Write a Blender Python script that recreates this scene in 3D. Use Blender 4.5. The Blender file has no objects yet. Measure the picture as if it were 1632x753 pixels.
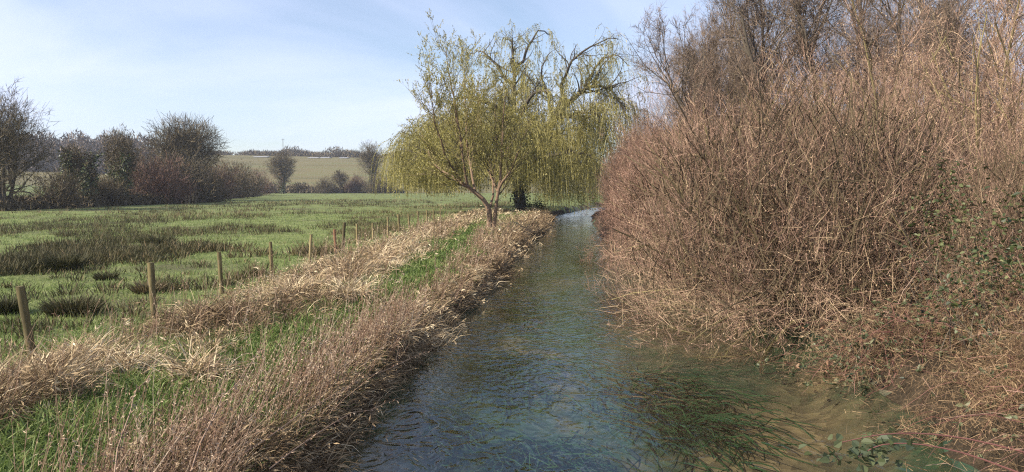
import bpy, math, numpy as np
from mathutils import Vector
R = math.radians
S = bpy.context.scene
COL = S.collection

# ------------------------------------------------------------------ camera, sky, sun, exposure
F = 1233.0                       # focal length in photo pixels (photo 1632 wide)
CH = 2.4                         # camera height above the meadow
PITCH = math.atan(78.5 / F)
cam_d = bpy.data.cameras.new("camera"); cam = bpy.data.objects.new("camera", cam_d); COL.objects.link(cam)
cam_d.sensor_width = 36.0; cam_d.lens = 36.0 * F / 1632.0
cam_d.clip_start = 0.1; cam_d.clip_end = 6000
cam.location = (0, 0, CH); cam.rotation_euler = (math.pi / 2 - PITCH, 0, 0)
S.camera = cam

SUN_AZ = R(244)                  # clockwise from +Y: the sun stands to the left and a little behind
SUN_EL = R(33)
W = bpy.data.worlds.new("World"); S.world = W; W.use_nodes = True
nt = W.node_tree; nt.nodes.clear()
def N(tree, kind, **kw):
    n = tree.nodes.new(kind)
    for k, v in kw.items():
        if k.startswith("i_"): n.inputs[k[2:]].default_value = v
        else: setattr(n, k, v)
    return n
sky = N(nt, "ShaderNodeTexSky", sky_type="NISHITA", sun_disc=False, sun_elevation=SUN_EL, sun_rotation=SUN_AZ,
        air_density=1.0, dust_density=0.25, ozone_density=2.2)
tc = N(nt, "ShaderNodeTexCoord")
sep = N(nt, "ShaderNodeSeparateXYZ"); nt.links.new(tc.outputs["Generated"], sep.inputs[0])
zz = N(nt, "ShaderNodeMath", operation="MAXIMUM"); nt.links.new(sep.outputs[2], zz.inputs[0]); zz.inputs[1].default_value = 0.0
za = N(nt, "ShaderNodeMath", operation="ADD"); nt.links.new(zz.outputs[0], za.inputs[0]); za.inputs[1].default_value = 0.32
dx = N(nt, "ShaderNodeMath", operation="DIVIDE"); nt.links.new(sep.outputs[0], dx.inputs[0]); nt.links.new(za.outputs[0], dx.inputs[1])
dy = N(nt, "ShaderNodeMath", operation="DIVIDE"); nt.links.new(sep.outputs[1], dy.inputs[0]); nt.links.new(za.outputs[0], dy.inputs[1])
cmb = N(nt, "ShaderNodeCombineXYZ"); nt.links.new(dx.outputs[0], cmb.inputs[0]); nt.links.new(dy.outputs[0], cmb.inputs[1])
mp = N(nt, "ShaderNodeMapping"); nt.links.new(cmb.outputs[0], mp.inputs[0])
mp.inputs["Rotation"].default_value = (0, 0, R(20)); mp.inputs["Scale"].default_value = (0.55, 0.72, 1)
mp.inputs["Location"].default_value = (3.1, 1.7, 0)
cn = N(nt, "ShaderNodeTexNoise"); nt.links.new(mp.outputs[0], cn.inputs["Vector"])
cn.inputs["Scale"].default_value = 1.7; cn.inputs["Detail"].default_value = 5; cn.inputs["Roughness"].default_value = 0.52
cn.inputs["Distortion"].default_value = 0.5
cr = N(nt, "ShaderNodeValToRGB"); nt.links.new(cn.outputs["Fac"], cr.inputs[0])
cr.color_ramp.elements[0].position = 0.36; cr.color_ramp.elements[0].color = (0.10, 0.10, 0.10, 1)
cr.color_ramp.elements[1].position = 0.66; cr.color_ramp.elements[1].color = (0.8, 0.8, 0.8, 1)
mixc = N(nt, "ShaderNodeMix", data_type="RGBA"); nt.links.new(cr.outputs[0], mixc.inputs[0])
nt.links.new(sky.outputs[0], mixc.inputs[6]); mixc.inputs[7].default_value = (6.2, 6.7, 9.0, 1)
bg = N(nt, "ShaderNodeBackground"); nt.links.new(mixc.outputs[2], bg.inputs[0]); bg.inputs[1].default_value = 0.09
wo = N(nt, "ShaderNodeOutputWorld"); nt.links.new(bg.outputs[0], wo.inputs[0])

sd = bpy.data.lights.new("sun", "SUN"); sun = bpy.data.objects.new("sun", sd); COL.objects.link(sun)
sd.energy = 5.0; sd.angle = R(0.5); sd.color = (1.0, 0.90, 0.76)
SUND = Vector((math.sin(SUN_AZ) * math.cos(SUN_EL), math.cos(SUN_AZ) * math.cos(SUN_EL), math.sin(SUN_EL)))
sun.rotation_euler = SUND.to_track_quat("Z", "Y").to_euler()

S.view_settings.view_transform = "Standard"; S.view_settings.look = "None"
S.view_settings.exposure = 0.82; S.view_settings.gamma = 1.0; S.view_settings.use_curve_mapping = False
S.render.engine = "CYCLES"
S.cycles.max_bounces = 6; S.cycles.diffuse_bounces = 1; S.cycles.glossy_bounces = 2; S.cycles.transparent_max_bounces = 6
S.cycles.volume_bounces = 0; S.cycles.filter_width = 1.2
S.cycles.use_denoising = False

# ------------------------------------------------------------------ helpers
def PX(px, py, d):
    """photo pixel seen at forward distance d (metres along +Y) -> world point"""
    a = (px - 816.0) / F; b = (376.5 - py) / F
    y = math.cos(PITCH) + b * math.sin(PITCH); z = -math.sin(PITCH) + b * math.cos(PITCH)
    k = d / y
    return np.array([a * k, d, CH + z * k])
def GX(px, d): return (px - 816.0) / F * d

def norm(v): return v / np.maximum(np.linalg.norm(v, axis=-1, keepdims=True), 1e-9)
def sstep(a, b, x):
    t = np.clip((x - a) / (b - a), 0, 1); return t * t * (3 - 2 * t)
def vnoise(x, y, seed=0):
    x = np.asarray(x, float); y = np.asarray(y, float)
    xi = np.floor(x).astype(np.int64); yi = np.floor(y).astype(np.int64)
    fx = x - xi; fy = y - yi; fx = fx * fx * (3 - 2 * fx); fy = fy * fy * (3 - 2 * fy)
    def h(a, b):
        n = (a * 374761393 + b * 668265263 + seed * 974634777) & 0xFFFFFFFF
        n = ((n ^ (n >> 13)) * 1274126177) & 0xFFFFFFFF
        return ((n ^ (n >> 16)) & 0xFFFF) / 65535.0
    return (h(xi, yi) * (1 - fx) + h(xi + 1, yi) * fx) * (1 - fy) + (h(xi, yi + 1) * (1 - fx) + h(xi + 1, yi + 1) * fx) * fy
def fbm(x, y, seed=0, o=3):
    s = 0; a = 0.5; t = 0
    for i in range(o):
        s = s + a * vnoise(np.asarray(x) * 2 ** i, np.asarray(y) * 2 ** i, seed + i); t += a; a *= 0.5
    return s / t

class MB:
    """collects batches of faces, builds one mesh object"""
    def __init__(s): s.v = []; s.t = []; s.f = []; s.n = 0; s.m = []
    def add(s, V, Fc, tint, mi=0):
        V = np.asarray(V, np.float32).reshape(-1, 3); Fc = np.asarray(Fc, np.int64)
        if len(V) == 0 or len(Fc) == 0: return
        s.v.append(V); s.f.append(Fc + s.n); s.m.append(np.full(len(Fc), mi, np.int32))
        s.t.append(np.broadcast_to(np.asarray(tint, np.float32).ravel(), (len(V),)) if np.size(tint) in (1, len(V)) else None)
        s.n += len(V)
    def tubes(s, P, Rd, tint, sides=3, twist=None, mi=0):
        """P (N,K,3) polylines, Rd (N,K) radii, tint (N,)"""
        P = np.asarray(P, np.float64); n, K, _ = P.shape
        if n == 0: return
        T = np.empty_like(P); T[:, 1:-1] = P[:, 2:] - P[:, :-2]; T[:, 0] = P[:, 1] - P[:, 0]; T[:, -1] = P[:, -1] - P[:, -2]
        T = norm(T)
        ref = np.zeros((n, 1, 3)); T0 = norm(P[:, -1] - P[:, 0])
        ax = np.where(np.abs(T0[:, 2:3]) > 0.75, np.array([[1., 0, 0]]), np.array([[0, 0, 1.]]))
        ref[:, 0] = ax
        A = norm(np.cross(T, ref)); B = np.cross(T, A)
        ph = np.zeros(n) if twist is None else twist
        off = np.arange(sides) * 2 * math.pi / sides
        a = ph[:, None] + off[None]
        ca = np.cos(a)[:, None, :, None]; sa = np.sin(a)[:, None, :, None]
        V = P[:, :, None] + Rd[:, :, None, None] * (ca * A[:, :, None] + sa * B[:, :, None])
        base = (np.arange(n) * K * sides)[:, None, None]
        k = np.arange(K - 1)[None, :, None] * sides
        if sides == 2:
            q = base + k
            Fc = np.stack([q, q + 1, q + sides + 1, q + sides], -1).reshape(-1, 4)
        else:
            j = np.arange(sides)[None, None, :]; j2 = (j + 1) % sides
            q = base + k
            Fc = np.stack([q + j, q + j2, q + sides + j2, q + sides + j], -1).reshape(-1, 4)
        s.add(V.reshape(-1, 3), Fc, np.repeat(np.broadcast_to(tint, (n,)), K * sides), mi)
    def buds(s, C, L, Wd, rng, tint, D):
        """single triangles: buds and scale leaves a few centimetres long"""
        n = len(C); D = norm(D); A = norm(np.cross(D, rng.normal(size=(n, 3)))); L = np.broadcast_to(L, (n,))[:, None]; Wd = np.broadcast_to(Wd, (n,))[:, None]
        V = np.stack([C - A * Wd * .5, C + A * Wd * .5, C + D * L], 1).reshape(-1, 3)
        s.add(V, np.arange(n * 3).reshape(-1, 3), np.repeat(np.broadcast_to(tint, (n,)), 3))
    def ovals(s, C, L, Wd, rng, tint, flat=0.3):
        """oval leaves folded along the midrib"""
        n = len(C); D = norm(rng.normal(size=(n, 3)) * np.array([1, 1, .6])); U = rng.normal(size=(n, 3)); U[:, 2] += flat * 5
        A = norm(np.cross(D, U)); Nn = np.cross(A, D); Nn = Nn * np.sign(Nn[:, 2:3] + 1e-9)
        L = np.broadcast_to(L, (n,))[:, None]; Wd = np.broadcast_to(Wd, (n,))[:, None]
        f = lambda t, w: C + D * L * t + A * Wd * w + Nn * Wd * (abs(w) * .35 - .15 * t * t)
        V = np.stack([f(0, 0), f(.28, .5), f(.68, .4), f(1, 0), f(.68, -.4), f(.28, -.5)], 1).reshape(-1, 3); b = np.arange(n)[:, None] * 6
        s.add(V, np.concatenate([b + np.array([[0, 1, 2, 3]]), b + np.array([[0, 3, 4, 5]])]), np.repeat(np.broadcast_to(tint, (n,)), 6))
    def leaves(s, C, L, Wd, rng, tint, D=None, flat=0.0, mi=0):
        """rhombic folded leaves at C"""
        n = len(C)
        if n == 0: return
        if D is None: D = rng.normal(size=(n, 3))
        D = norm(D); U = rng.normal(size=(n, 3)); U[:, 2] += flat * 3
        A = norm(np.cross(D, U)); Nn = np.cross(A, D)
        L = np.broadcast_to(L, (n,))[:, None]; Wd = np.broadcast_to(Wd, (n,))[:, None]
        p0 = C; p1 = C + D * L * .5 + A * Wd * .5 + Nn * Wd * .18; p2 = C + D * L; p3 = C + D * L * .5 - A * Wd * .5 + Nn * Wd * .18
        V = np.stack([p0, p1, p2, p3], 1).reshape(-1, 3); b = np.arange(n)[:, None] * 4
        Fc = np.concatenate([b + np.array([[0, 1, 2]]), b + np.array([[0, 2, 3]])])
        s.add(V, Fc, np.repeat(np.broadcast_to(tint, (n,)), 4), mi)
    def mesh(s, name, mats, smooth=False):
        me = bpy.data.meshes.new(name)
        if not isinstance(mats, (list, tuple)): mats = [mats]
        for m in mats: me.materials.append(m)
        if s.n == 0: return me
        V = np.concatenate(s.v); me.vertices.add(len(V)); me.vertices.foreach_set("co", V.astype(np.float32).ravel())
        loops = np.concatenate([f.ravel() for f in s.f]).astype(np.int32)
        tot = np.concatenate([np.full(len(f), f.shape[1], np.int32) for f in s.f])
        st = np.concatenate([[0], np.cumsum(tot)[:-1]]).astype(np.int32)
        me.loops.add(len(loops)); me.loops.foreach_set("vertex_index", loops)
        me.polygons.add(len(tot)); me.polygons.foreach_set("loop_start", st)
        me.polygons.foreach_set("material_index", np.concatenate(s.m))
        me.polygons.foreach_set("use_smooth", np.full(len(tot), smooth))
        at = me.attributes.new("v", "FLOAT", "POINT"); at.data.foreach_set("value", np.concatenate(s.t).astype(np.float32))
        me.update(calc_edges=True)
        return me
    def build(s, name, mats, parent=None, smooth=False):
        return link(bpy.data.objects.new(name, s.mesh(name, mats, smooth)), parent)
TRI = {}
def link(o, parent=None):
    COL.objects.link(o)
    if parent is not None: o.parent = parent
    return o
def tag(o, label=None, cat=None, group=None, kind=None):
    if label: o["label"] = label
    if cat: o["category"] = cat
    if group: o["group"] = group
    if kind: o["kind"] = kind
    return o
def thing(name, loc, label, cat, group=None):
    o = bpy.data.objects.new(name, None); COL.objects.link(o); o.location = [float(c) for c in loc]; o.empty_display_size = 0.2
    return tag(o, label, cat, group)

# ------------------------------------------------------------------ materials
def ramp_mat(name, stops, rough=0.8, transl=0.0, noise=0.0, nscale=3.0, spec=0.25, stretch=None):
    """base colour = ramp of the per-strand value v, shifted by an object-space noise"""
    m = bpy.data.materials.new(name); m.use_nodes = True; t = m.node_tree; t.nodes.clear()
    at = N(t, "ShaderNodeAttribute", attribute_name="v")
    fac = at.outputs["Fac"]
    if noise:
        g = N(t, "ShaderNodeNewGeometry"); nz = N(t, "ShaderNodeTexNoise"); t.links.new(g.outputs["Position"], nz.inputs["Vector"])
        nz.inputs["Scale"].default_value = nscale; nz.inputs["Detail"].default_value = 3
        if stretch:
            mpn = N(t, "ShaderNodeMapping"); mpn.inputs["Scale"].default_value = stretch; t.links.new(g.outputs["Position"], mpn.inputs[0]); t.links.new(mpn.outputs[0], nz.inputs["Vector"])
        ma = N(t, "ShaderNodeMath", operation="MULTIPLY_ADD"); t.links.new(nz.outputs["Fac"], ma.inputs[0])
        ma.inputs[1].default_value = noise * 2; ma.inputs[2].default_value = -noise
        ad = N(t, "ShaderNodeMath", operation="ADD"); t.links.new(ma.outputs[0], ad.inputs[0]); t.links.new(fac, ad.inputs[1]); fac = ad.outputs[0]
    r = N(t, "ShaderNodeValToRGB"); t.links.new(fac, r.inputs[0])
    el = r.color_ramp.elements
    while len(el) < len(stops): el.new(0.5)
    for e, (p, c) in zip(el, stops): e.position = p; e.color = (*c, 1)
    b = N(t, "ShaderNodeBsdfPrincipled"); t.links.new(r.outputs[0], b.inputs["Base Color"])
    b.inputs["Roughness"].default_value = rough; b.inputs["Specular IOR Level"].default_value = spec
    out = N(t, "ShaderNodeOutputMaterial"); sh = b.outputs[0]
    if transl:
        tr = N(t, "ShaderNodeBsdfTranslucent"); t.links.new(r.outputs[0], tr.inputs[0])
        mx = N(t, "ShaderNodeMixShader"); mx.inputs[0].default_value = transl
        t.links.new(b.outputs[0], mx.inputs[1]); t.links.new(tr.outputs[0], mx.inputs[2]); sh = mx.outputs[0]
    t.links.new(sh, out.inputs[0]); return m

def ground_mat(name, stops, scale, detail=6, bump=0.3, bscale=20, stretch=(1, 1, 1), rough=0.95, second=None):
    m = bpy.data.materials.new(name); m.use_nodes = True; t = m.node_tree; t.nodes.clear()
    g = N(t, "ShaderNodeNewGeometry"); mpn = N(t, "ShaderNodeMapping"); t.links.new(g.outputs["Position"], mpn.inputs[0]); mpn.inputs["Scale"].default_value = stretch
    nz = N(t, "ShaderNodeTexNoise"); t.links.new(mpn.outputs[0], nz.inputs["Vector"]); nz.inputs["Scale"].default_value = scale; nz.inputs["Detail"].default_value = detail
    nz.inputs["Roughness"].default_value = 0.62
    r = N(t, "ShaderNodeValToRGB"); t.links.new(nz.outputs["Fac"], r.inputs[0]); el = r.color_ramp.elements
    while len(el) < len(stops): el.new(0.5)
    for e, (p, c) in zip(el, stops): e.position = p; e.color = (*c, 1)
    colr = r.outputs[0]
    if second:
        sc2, p0, p1, c2 = second
        n3 = N(t, "ShaderNodeTexNoise"); t.links.new(g.outputs["Position"], n3.inputs["Vector"]); n3.inputs["Scale"].default_value = sc2; n3.inputs["Detail"].default_value = 4
        mr = N(t, "ShaderNodeMapRange"); t.links.new(n3.outputs["Fac"], mr.inputs[0]); mr.inputs[1].default_value = p0; mr.inputs[2].default_value = p1
        mx = N(t, "ShaderNodeMix", data_type="RGBA"); t.links.new(mr.outputs[0], mx.inputs[0]); t.links.new(colr, mx.inputs[6]); mx.inputs[7].default_value = (*c2, 1); colr = mx.outputs[2]
    b = N(t, "ShaderNodeBsdfPrincipled"); t.links.new(colr, b.inputs["Base Color"]); b.inputs["Roughness"].default_value = rough
    b.inputs["Specular IOR Level"].default_value = 0.15
    n2 = N(t, "ShaderNodeTexNoise"); t.links.new(g.outputs["Position"], n2.inputs["Vector"]); n2.inputs["Scale"].default_value = bscale; n2.inputs["Detail"].default_value = 5
    bp = N(t, "ShaderNodeBump"); bp.inputs["Strength"].default_value = bump; bp.inputs["Distance"].default_value = 0.1
    t.links.new(n2.outputs["Fac"], bp.inputs["Height"]); t.links.new(bp.outputs[0], b.inputs["Normal"])
    out = N(t, "ShaderNodeOutputMaterial"); t.links.new(b.outputs[0], out.inputs[0]); return m

M = {}
M["meadow"] = ground_mat("meadow turf", [(0.30, (0.075, 0.105, 0.028)), (0.5, (0.150, 0.182, 0.058)), (0.72, (0.24, 0.25, 0.105))], 0.9, bump=0.9, bscale=9,
                         second=(0.16, 0.52, 0.68, (0.10, 0.098, 0.045)))
M["soil"] = ground_mat("bank earth", [(0.3, (0.022, 0.016, 0.010)), (0.6, (0.05, 0.037, 0.022)), (0.8, (0.10, 0.075, 0.045))], 3.0, bump=0.8, bscale=12)
M["hill"] = ground_mat("hill pasture", [(0.32, (0.09, 0.088, 0.034)), (0.5, (0.155, 0.130, 0.058)), (0.7, (0.115, 0.13, 0.046))], 0.035, detail=8, bump=0.3, bscale=1, stretch=(0.35, 1.6, 1))
M["dry"] = ramp_mat("dry grass", [(0.0, (0.07, 0.046, 0.024)), (0.3, (0.24, 0.164, 0.09)), (0.65, (0.51, 0.385, 0.225)), (1.0, (0.78, 0.66, 0.44))], 0.75, transl=0.1, noise=0.10, nscale=1.2)
M["stem"] = ramp_mat("dead stems", [(0.0, (0.085, 0.045, 0.028)), (0.5, (0.22, 0.13, 0.08)), (1.0, (0.50, 0.385, 0.27))], 0.6)
M["green"] = ramp_mat("green grass", [(0.0, (0.030, 0.056, 0.016)), (0.5, (0.095, 0.15, 0.030)), (1.0, (0.25, 0.30, 0.10))], 0.6, transl=0.3, noise=0.15, nscale=0.8)
M["rush"] = ramp_mat("rush", [(0.0, (0.042, 0.044, 0.018)), (0.45, (0.088, 0.080, 0.034)), (0.75, (0.145, 0.106, 0.05)), (1.0, (0.30, 0.22, 0.13))], 0.7, transl=0.1, noise=0.18, nscale=0.35)
M["bark_dark"] = ramp_mat("dark bark", [(0.0, (0.045, 0.036, 0.028)), (0.5, (0.085, 0.07, 0.052)), (1.0, (0.15, 0.125, 0.09))], 0.9, noise=0.3, nscale=6)
M["bark_sallow"] = ramp_mat("sallow bark", [(0.0, (0.07, 0.05, 0.03)), (0.5, (0.125, 0.097, 0.05)), (1.0, (0.25, 0.205, 0.09))], 0.85, noise=0.3, nscale=5)
M["bark_willow"] = ramp_mat("willow bark", [(0.0, (0.09, 0.058, 0.036)), (0.5, (0.19, 0.125, 0.08)), (1.0, (0.30, 0.22, 0.14))], 0.9, noise=0.35, nscale=7)
M["twig_brown"] = ramp_mat("brown twigs", [(0.0, (0.05, 0.03, 0.018)), (0.4, (0.20, 0.120, 0.083)), (0.75, (0.40, 0.255, 0.178)), (1.0, (0.58, 0.43, 0.26))], 0.7, noise=0.10, nscale=0.7)
M["twig_pink"] = ramp_mat("pinkish twigs", [(0.0, (0.06, 0.032, 0.022)), (0.4, (0.18, 0.10, 0.068)), (0.75, (0.34, 0.20, 0.138)), (1.0, (0.52, 0.36, 0.25))], 0.7, noise=0.10, nscale=0.7)
M["twig_dark"] = ramp_mat("dark twigs", [(0.0, (0.045, 0.034, 0.027)), (0.5, (0.095, 0.070, 0.053)), (1.0, (0.20, 0.15, 0.11))], 0.8)
M["twig_alder"] = ramp_mat("alder twigs", [(0.0, (0.07, 0.05, 0.036)), (0.5, (0.16, 0.115, 0.082)), (1.0, (0.30, 0.22, 0.155))], 0.8)
M["twig_far"] = ramp_mat("hedge twigs", [(0.0, (0.045, 0.035, 0.021)), (0.5, (0.10, 0.078, 0.044)), (1.0, (0.21, 0.165, 0.095))], 0.8)
M["twig_red"] = ramp_mat("reddish hedge twigs", [(0.0, (0.06, 0.034, 0.026)), (0.5, (0.13, 0.072, 0.052)), (1.0, (0.21, 0.13, 0.09))], 0.8)
M["willow_leaf"] = ramp_mat("willow leaf", [(0.0, (0.13, 0.115, 0.024)), (0.5, (0.29, 0.255, 0.075)), (1.0, (0.52, 0.46, 0.19))], 0.6, transl=0.3)
M["bud"] = ramp_mat("willow bud", [(0.0, (0.17, 0.145, 0.03)), (0.5, (0.33, 0.29, 0.07)), (1.0, (0.60, 0.54, 0.28))], 0.6, transl=0.25)
M["ivy"] = ramp_mat("ivy leaf", [(0.0, (0.022, 0.032, 0.010)), (0.6, (0.058, 0.076, 0.022)), (1.0, (0.16, 0.17, 0.07))], 0.45, transl=0.15, spec=0.4)
M["bramble_leaf"] = ramp_mat("bramble leaf", [(0.0, (0.03, 0.045, 0.022)), (0.55, (0.082, 0.098, 0.042)), (0.85, (0.19, 0.19, 0.10)), (1.0, (0.30, 0.17, 0.10))], 0.5, transl=0.2, spec=0.4)
M["cane"] = ramp_mat("bramble cane", [(0.0, (0.11, 0.04, 0.034)), (0.5, (0.22, 0.10, 0.08)), (1.0, (0.40, 0.28, 0.2))], 0.55)
M["litter"] = ramp_mat("dead bramble litter", [(0.0, (0.05, 0.03, 0.016)), (0.5, (0.17, 0.108, 0.058)), (1.0, (0.42, 0.29, 0.16))], 0.8, noise=0.2, nscale=1.5)
M["weed"] = ramp_mat("water weed", [(0.0, (0.020, 0.055, 0.024)), (0.6, (0.028, 0.072, 0.030)), (1.0, (0.040, 0.09, 0.036))], 0.7, transl=0.2)
M["post"] = ramp_mat("post wood", [(0.0, (0.055, 0.044, 0.022)), (0.5, (0.18, 0.145, 0.066)), (1.0, (0.40, 0.31, 0.17))], 0.85, noise=0.5, nscale=16, stretch=(1, 1, .14))
M["post_red"] = ramp_mat("reddish post wood", [(0.0, (0.10, 0.05, 0.028)), (0.5, (0.22, 0.115, 0.066)), (1.0, (0.3, 0.18, 0.1))], 0.85, noise=0.2, nscale=9)
M["white_roof"] = ramp_mat("pale roofing", [(0.0, (0.26, 0.26, 0.26)), (1.0, (0.36, 0.36, 0.36))], 0.5)
M["barn"] = ramp_mat("barn cladding", [(0.0, (0.25, 0.24, 0.21)), (1.0, (0.38, 0.36, 0.32))], 0.8)

# riverbed: gravel with weed-green and dark silt patches
def bed_mat():
    m = bpy.data.materials.new("stream bed"); m.use_nodes = True; t = m.node_tree; t.nodes.clear()
    g = N(t, "ShaderNodeNewGeometry")
    n1 = N(t, "ShaderNodeTexNoise"); t.links.new(g.outputs["Position"], n1.inputs["Vector"]); n1.inputs["Scale"].default_value = 0.55; n1.inputs["Detail"].default_value = 6; n1.inputs["Distortion"].default_value = 0.6
    at = N(t, "ShaderNodeAttribute", attribute_name="v"); n1.inputs["Scale"].default_value = 2.5
    am = N(t, "ShaderNodeMath", operation="MULTIPLY_ADD"); t.links.new(n1.outputs["Fac"], am.inputs[0]); am.inputs[1].default_value = 0.35; am.inputs[2].default_value = -0.175
    ad = N(t, "ShaderNodeMath", operation="ADD"); t.links.new(am.outputs[0], ad.inputs[0]); t.links.new(at.outputs["Fac"], ad.inputs[1])
    r1 = N(t, "ShaderNodeValToRGB"); t.links.new(ad.outputs[0], r1.inputs[0]); e = r1.color_ramp.elements
    e[0].position = 0.36; e[0].color = (0.022, 0.062, 0.026, 1); e[1].position = 0.90; e[1].color = (0.23, 0.165, 0.10, 1)
    k = e.new(0.48); k.color = (0.030, 0.062, 0.034, 1); k = e.new(0.62); k.color = (0.10, 0.09, 0.055, 1)
    vo = N(t, "ShaderNodeTexVoronoi"); t.links.new(g.outputs["Position"], vo.inputs["Vector"]); vo.inputs["Scale"].default_value = 6.0
    vr = N(t, "ShaderNodeValToRGB"); t.links.new(vo.outputs["Color"], vr.inputs[0]); vr.color_ramp.elements[0].color = (0.25, 0.23, 0.2, 1); vr.color_ramp.elements[1].color = (1.4, 1.3, 1.15, 1)
    mu = N(t, "ShaderNodeMix", data_type="RGBA", blend_type="MULTIPLY"); mu.inputs[0].default_value = 0.9
    t.links.new(r1.outputs[0], mu.inputs[6]); t.links.new(vr.outputs[0], mu.inputs[7])
    b = N(t, "ShaderNodeBsdfPrincipled"); t.links.new(mu.outputs[2], b.inputs["Base Color"]); b.inputs["Roughness"].default_value = 0.9
    bp = N(t, "ShaderNodeBump"); bp.inputs["Strength"].default_value = 0.5; bp.inputs["Distance"].default_value = 0.05
    t.links.new(vo.outputs["Distance"], bp.inputs["Height"]); t.links.new(bp.outputs[0], b.inputs["Normal"])
    o = N(t, "ShaderNodeOutputMaterial"); t.links.new(b.outputs[0], o.inputs[0]); return m
M["bed"] = bed_mat()
def water_mat():
    m = bpy.data.materials.new("stream water"); m.use_nodes = True; t = m.node_tree; t.nodes.clear()
    g = N(t, "ShaderNodeNewGeometry")
    mpn = N(t, "ShaderNodeMapping"); t.links.new(g.outputs["Position"], mpn.inputs[0]); mpn.inputs["Scale"].default_value = (1.0, 0.75, 1); mpn.inputs["Rotation"].default_value = (0, 0, R(-12))
    a = N(t, "ShaderNodeTexNoise"); t.links.new(mpn.outputs[0], a.inputs["Vector"]); a.inputs["Scale"].default_value = 3.4; a.inputs["Detail"].default_value = 1.6; a.inputs["Roughness"].default_value = 0.5; a.inputs["Distortion"].default_value = 1.6
    b2 = N(t, "ShaderNodeTexNoise"); t.links.new(mpn.outputs[0], b2.inputs["Vector"]); b2.inputs["Scale"].default_value = 1.2; b2.inputs["Detail"].default_value = 3; b2.inputs["Distortion"].default_value = 1.0
    mm = N(t, "ShaderNodeMath", operation="MULTIPLY_ADD"); t.links.new(b2.outputs["Fac"], mm.inputs[0]); mm.inputs[1].default_value = 1.8; t.links.new(a.outputs["Fac"], mm.inputs[2])
    bp = N(t, "ShaderNodeBump"); bp.inputs["Distance"].default_value = 0.036; t.links.new(mm.outputs[0], bp.inputs["Height"])
    n4 = N(t, "ShaderNodeTexNoise"); t.links.new(g.outputs["Position"], n4.inputs["Vector"]); n4.inputs["Scale"].default_value = 0.45; n4.inputs["Detail"].default_value = 3
    mr = N(t, "ShaderNodeMapRange"); t.links.new(n4.outputs["Fac"], mr.inputs[0]); mr.inputs[1].default_value = 0.38; mr.inputs[2].default_value = 0.62; mr.inputs[3].default_value = 0.35; mr.inputs[4].default_value = 1.0
    t.links.new(mr.outputs[0], bp.inputs["Strength"])
    # the surface is not refracting: light leaving the water meets the same reflectance as light entering it
    ior = N(t, "ShaderNodeMapRange"); t.links.new(g.outputs["Backfacing"], ior.inputs[0]); ior.inputs[3].default_value = 1.33; ior.inputs[4].default_value = 1 / 1.33
    fr = N(t, "ShaderNodeFresnel"); t.links.new(ior.outputs[0], fr.inputs[0]); t.links.new(bp.outputs[0], fr.inputs["Normal"])
    tr = N(t, "ShaderNodeBsdfTransparent"); tr.inputs[0].default_value = (0.74, 0.78, 0.70, 1)
    gl = N(t, "ShaderNodeBsdfGlossy"); gl.inputs["Color"].default_value = (1, 1, 1, 1); gl.inputs["Roughness"].default_value = 0.07; t.links.new(bp.outputs[0], gl.inputs["Normal"])
    mx = N(t, "ShaderNodeMixShader"); t.links.new(fr.outputs[0], mx.inputs[0]); t.links.new(tr.outputs[0], mx.inputs[1]); t.links.new(gl.outputs[0], mx.inputs[2])
    o = N(t, "ShaderNodeOutputMaterial"); t.links.new(mx.outputs[0], o.inputs[0]); return m
M["water"] = water_mat()

# ------------------------------------------------------------------ terrain
WZ = -0.7
_dl = [0, 8.4, 14.6, 23.6, 34, 44, 53, 81, 120, 200, 400]
_xl = [-2.6, -2.15, -1.75, -0.7, 0.0, 1.0, 2.2, 4.2, 13, 40, 110]
_xr = [4.7, 5.1, 6.4, 5.8, 5.4, 5.4, 5.9, 8.3, 17.5, 45, 116]
_dp = [0, 6, 8.4, 14.6, 19.5, 29, 40, 46, 60, 80, 120]
_xp = [-4.8, -4.3, -4.05, -2.95, -2.65, -2.3, -2.4, -2.3, -0.6, 1.6, 6]
def xl(d): return np.interp(d, _dl, _xl) + 0.22 * (vnoise(np.asarray(d) * 0.8, 3.3, 5) - 0.5)
def xr(d): return np.interp(d, _dl, _xr) + 0.3 * (vnoise(np.asarray(d) * 0.6, 9.1, 6) - 0.5)
def xp(d): return np.interp(d, _dp, _xp)
def xfence(d): return -6.68 + 0.0276 * (np.asarray(d) - 10.5)
def gz(x, y):
    x = np.asarray(x, float); y = np.asarray(y, float)
    L = xl(y); Rr = xr(y)
    sl = L - x; sr = x - Rr
    s = np.maximum(sl, sr)                                # >0 on land
    land = 0.42 * sstep(-0.05, 0.35, s) + 0.28 * sstep(0.2, 1.5, s)
    bed = -0.42 * sstep(0.0, 1.1, -s) + 0.12 * (fbm(x * .7, y * .5, 21) - .5) * sstep(0.3, 1.0, -s)
    z = WZ + np.where(s > 0, land, bed)
    z = z + sstep(0.6, 2.5, s) * (0.10 * (fbm(x * .35, y * .35, 2) - .5) + 0.09 * (fbm(x * 1.7, y * 1.7, 3) - .5)) * (y < 290)
    # the hill behind the meadow, lower towards the right
    crest = 24.5 - 0.020 * (x + 160) - 0.00002 * (x + 160) ** 2
    crest = np.clip(crest, 9, 40) + 2.0 * (fbm(x * .006, y * .004, 8) - .5)
    z = z + crest * sstep(285, 560, y + 0.05 * x) * (1 - 0.3 * sstep(560, 900, y)) * np.where(y > 285, 1, 1)
    z = z + 6 * sstep(-110, -260, x) * sstep(60, 160, y) * (1 - sstep(285, 560, y))
    return z
xs = np.unique(np.concatenate([np.linspace(-1500, -200, 26), np.linspace(-200, -40, 50), np.linspace(-40, -9, 32), np.linspace(-9, -4, 24), np.linspace(-4, 7, 90), np.linspace(7, 10, 12), np.linspace(10, 40, 20), np.linspace(40, 200, 30), np.linspace(200, 1500, 26)]))
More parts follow.
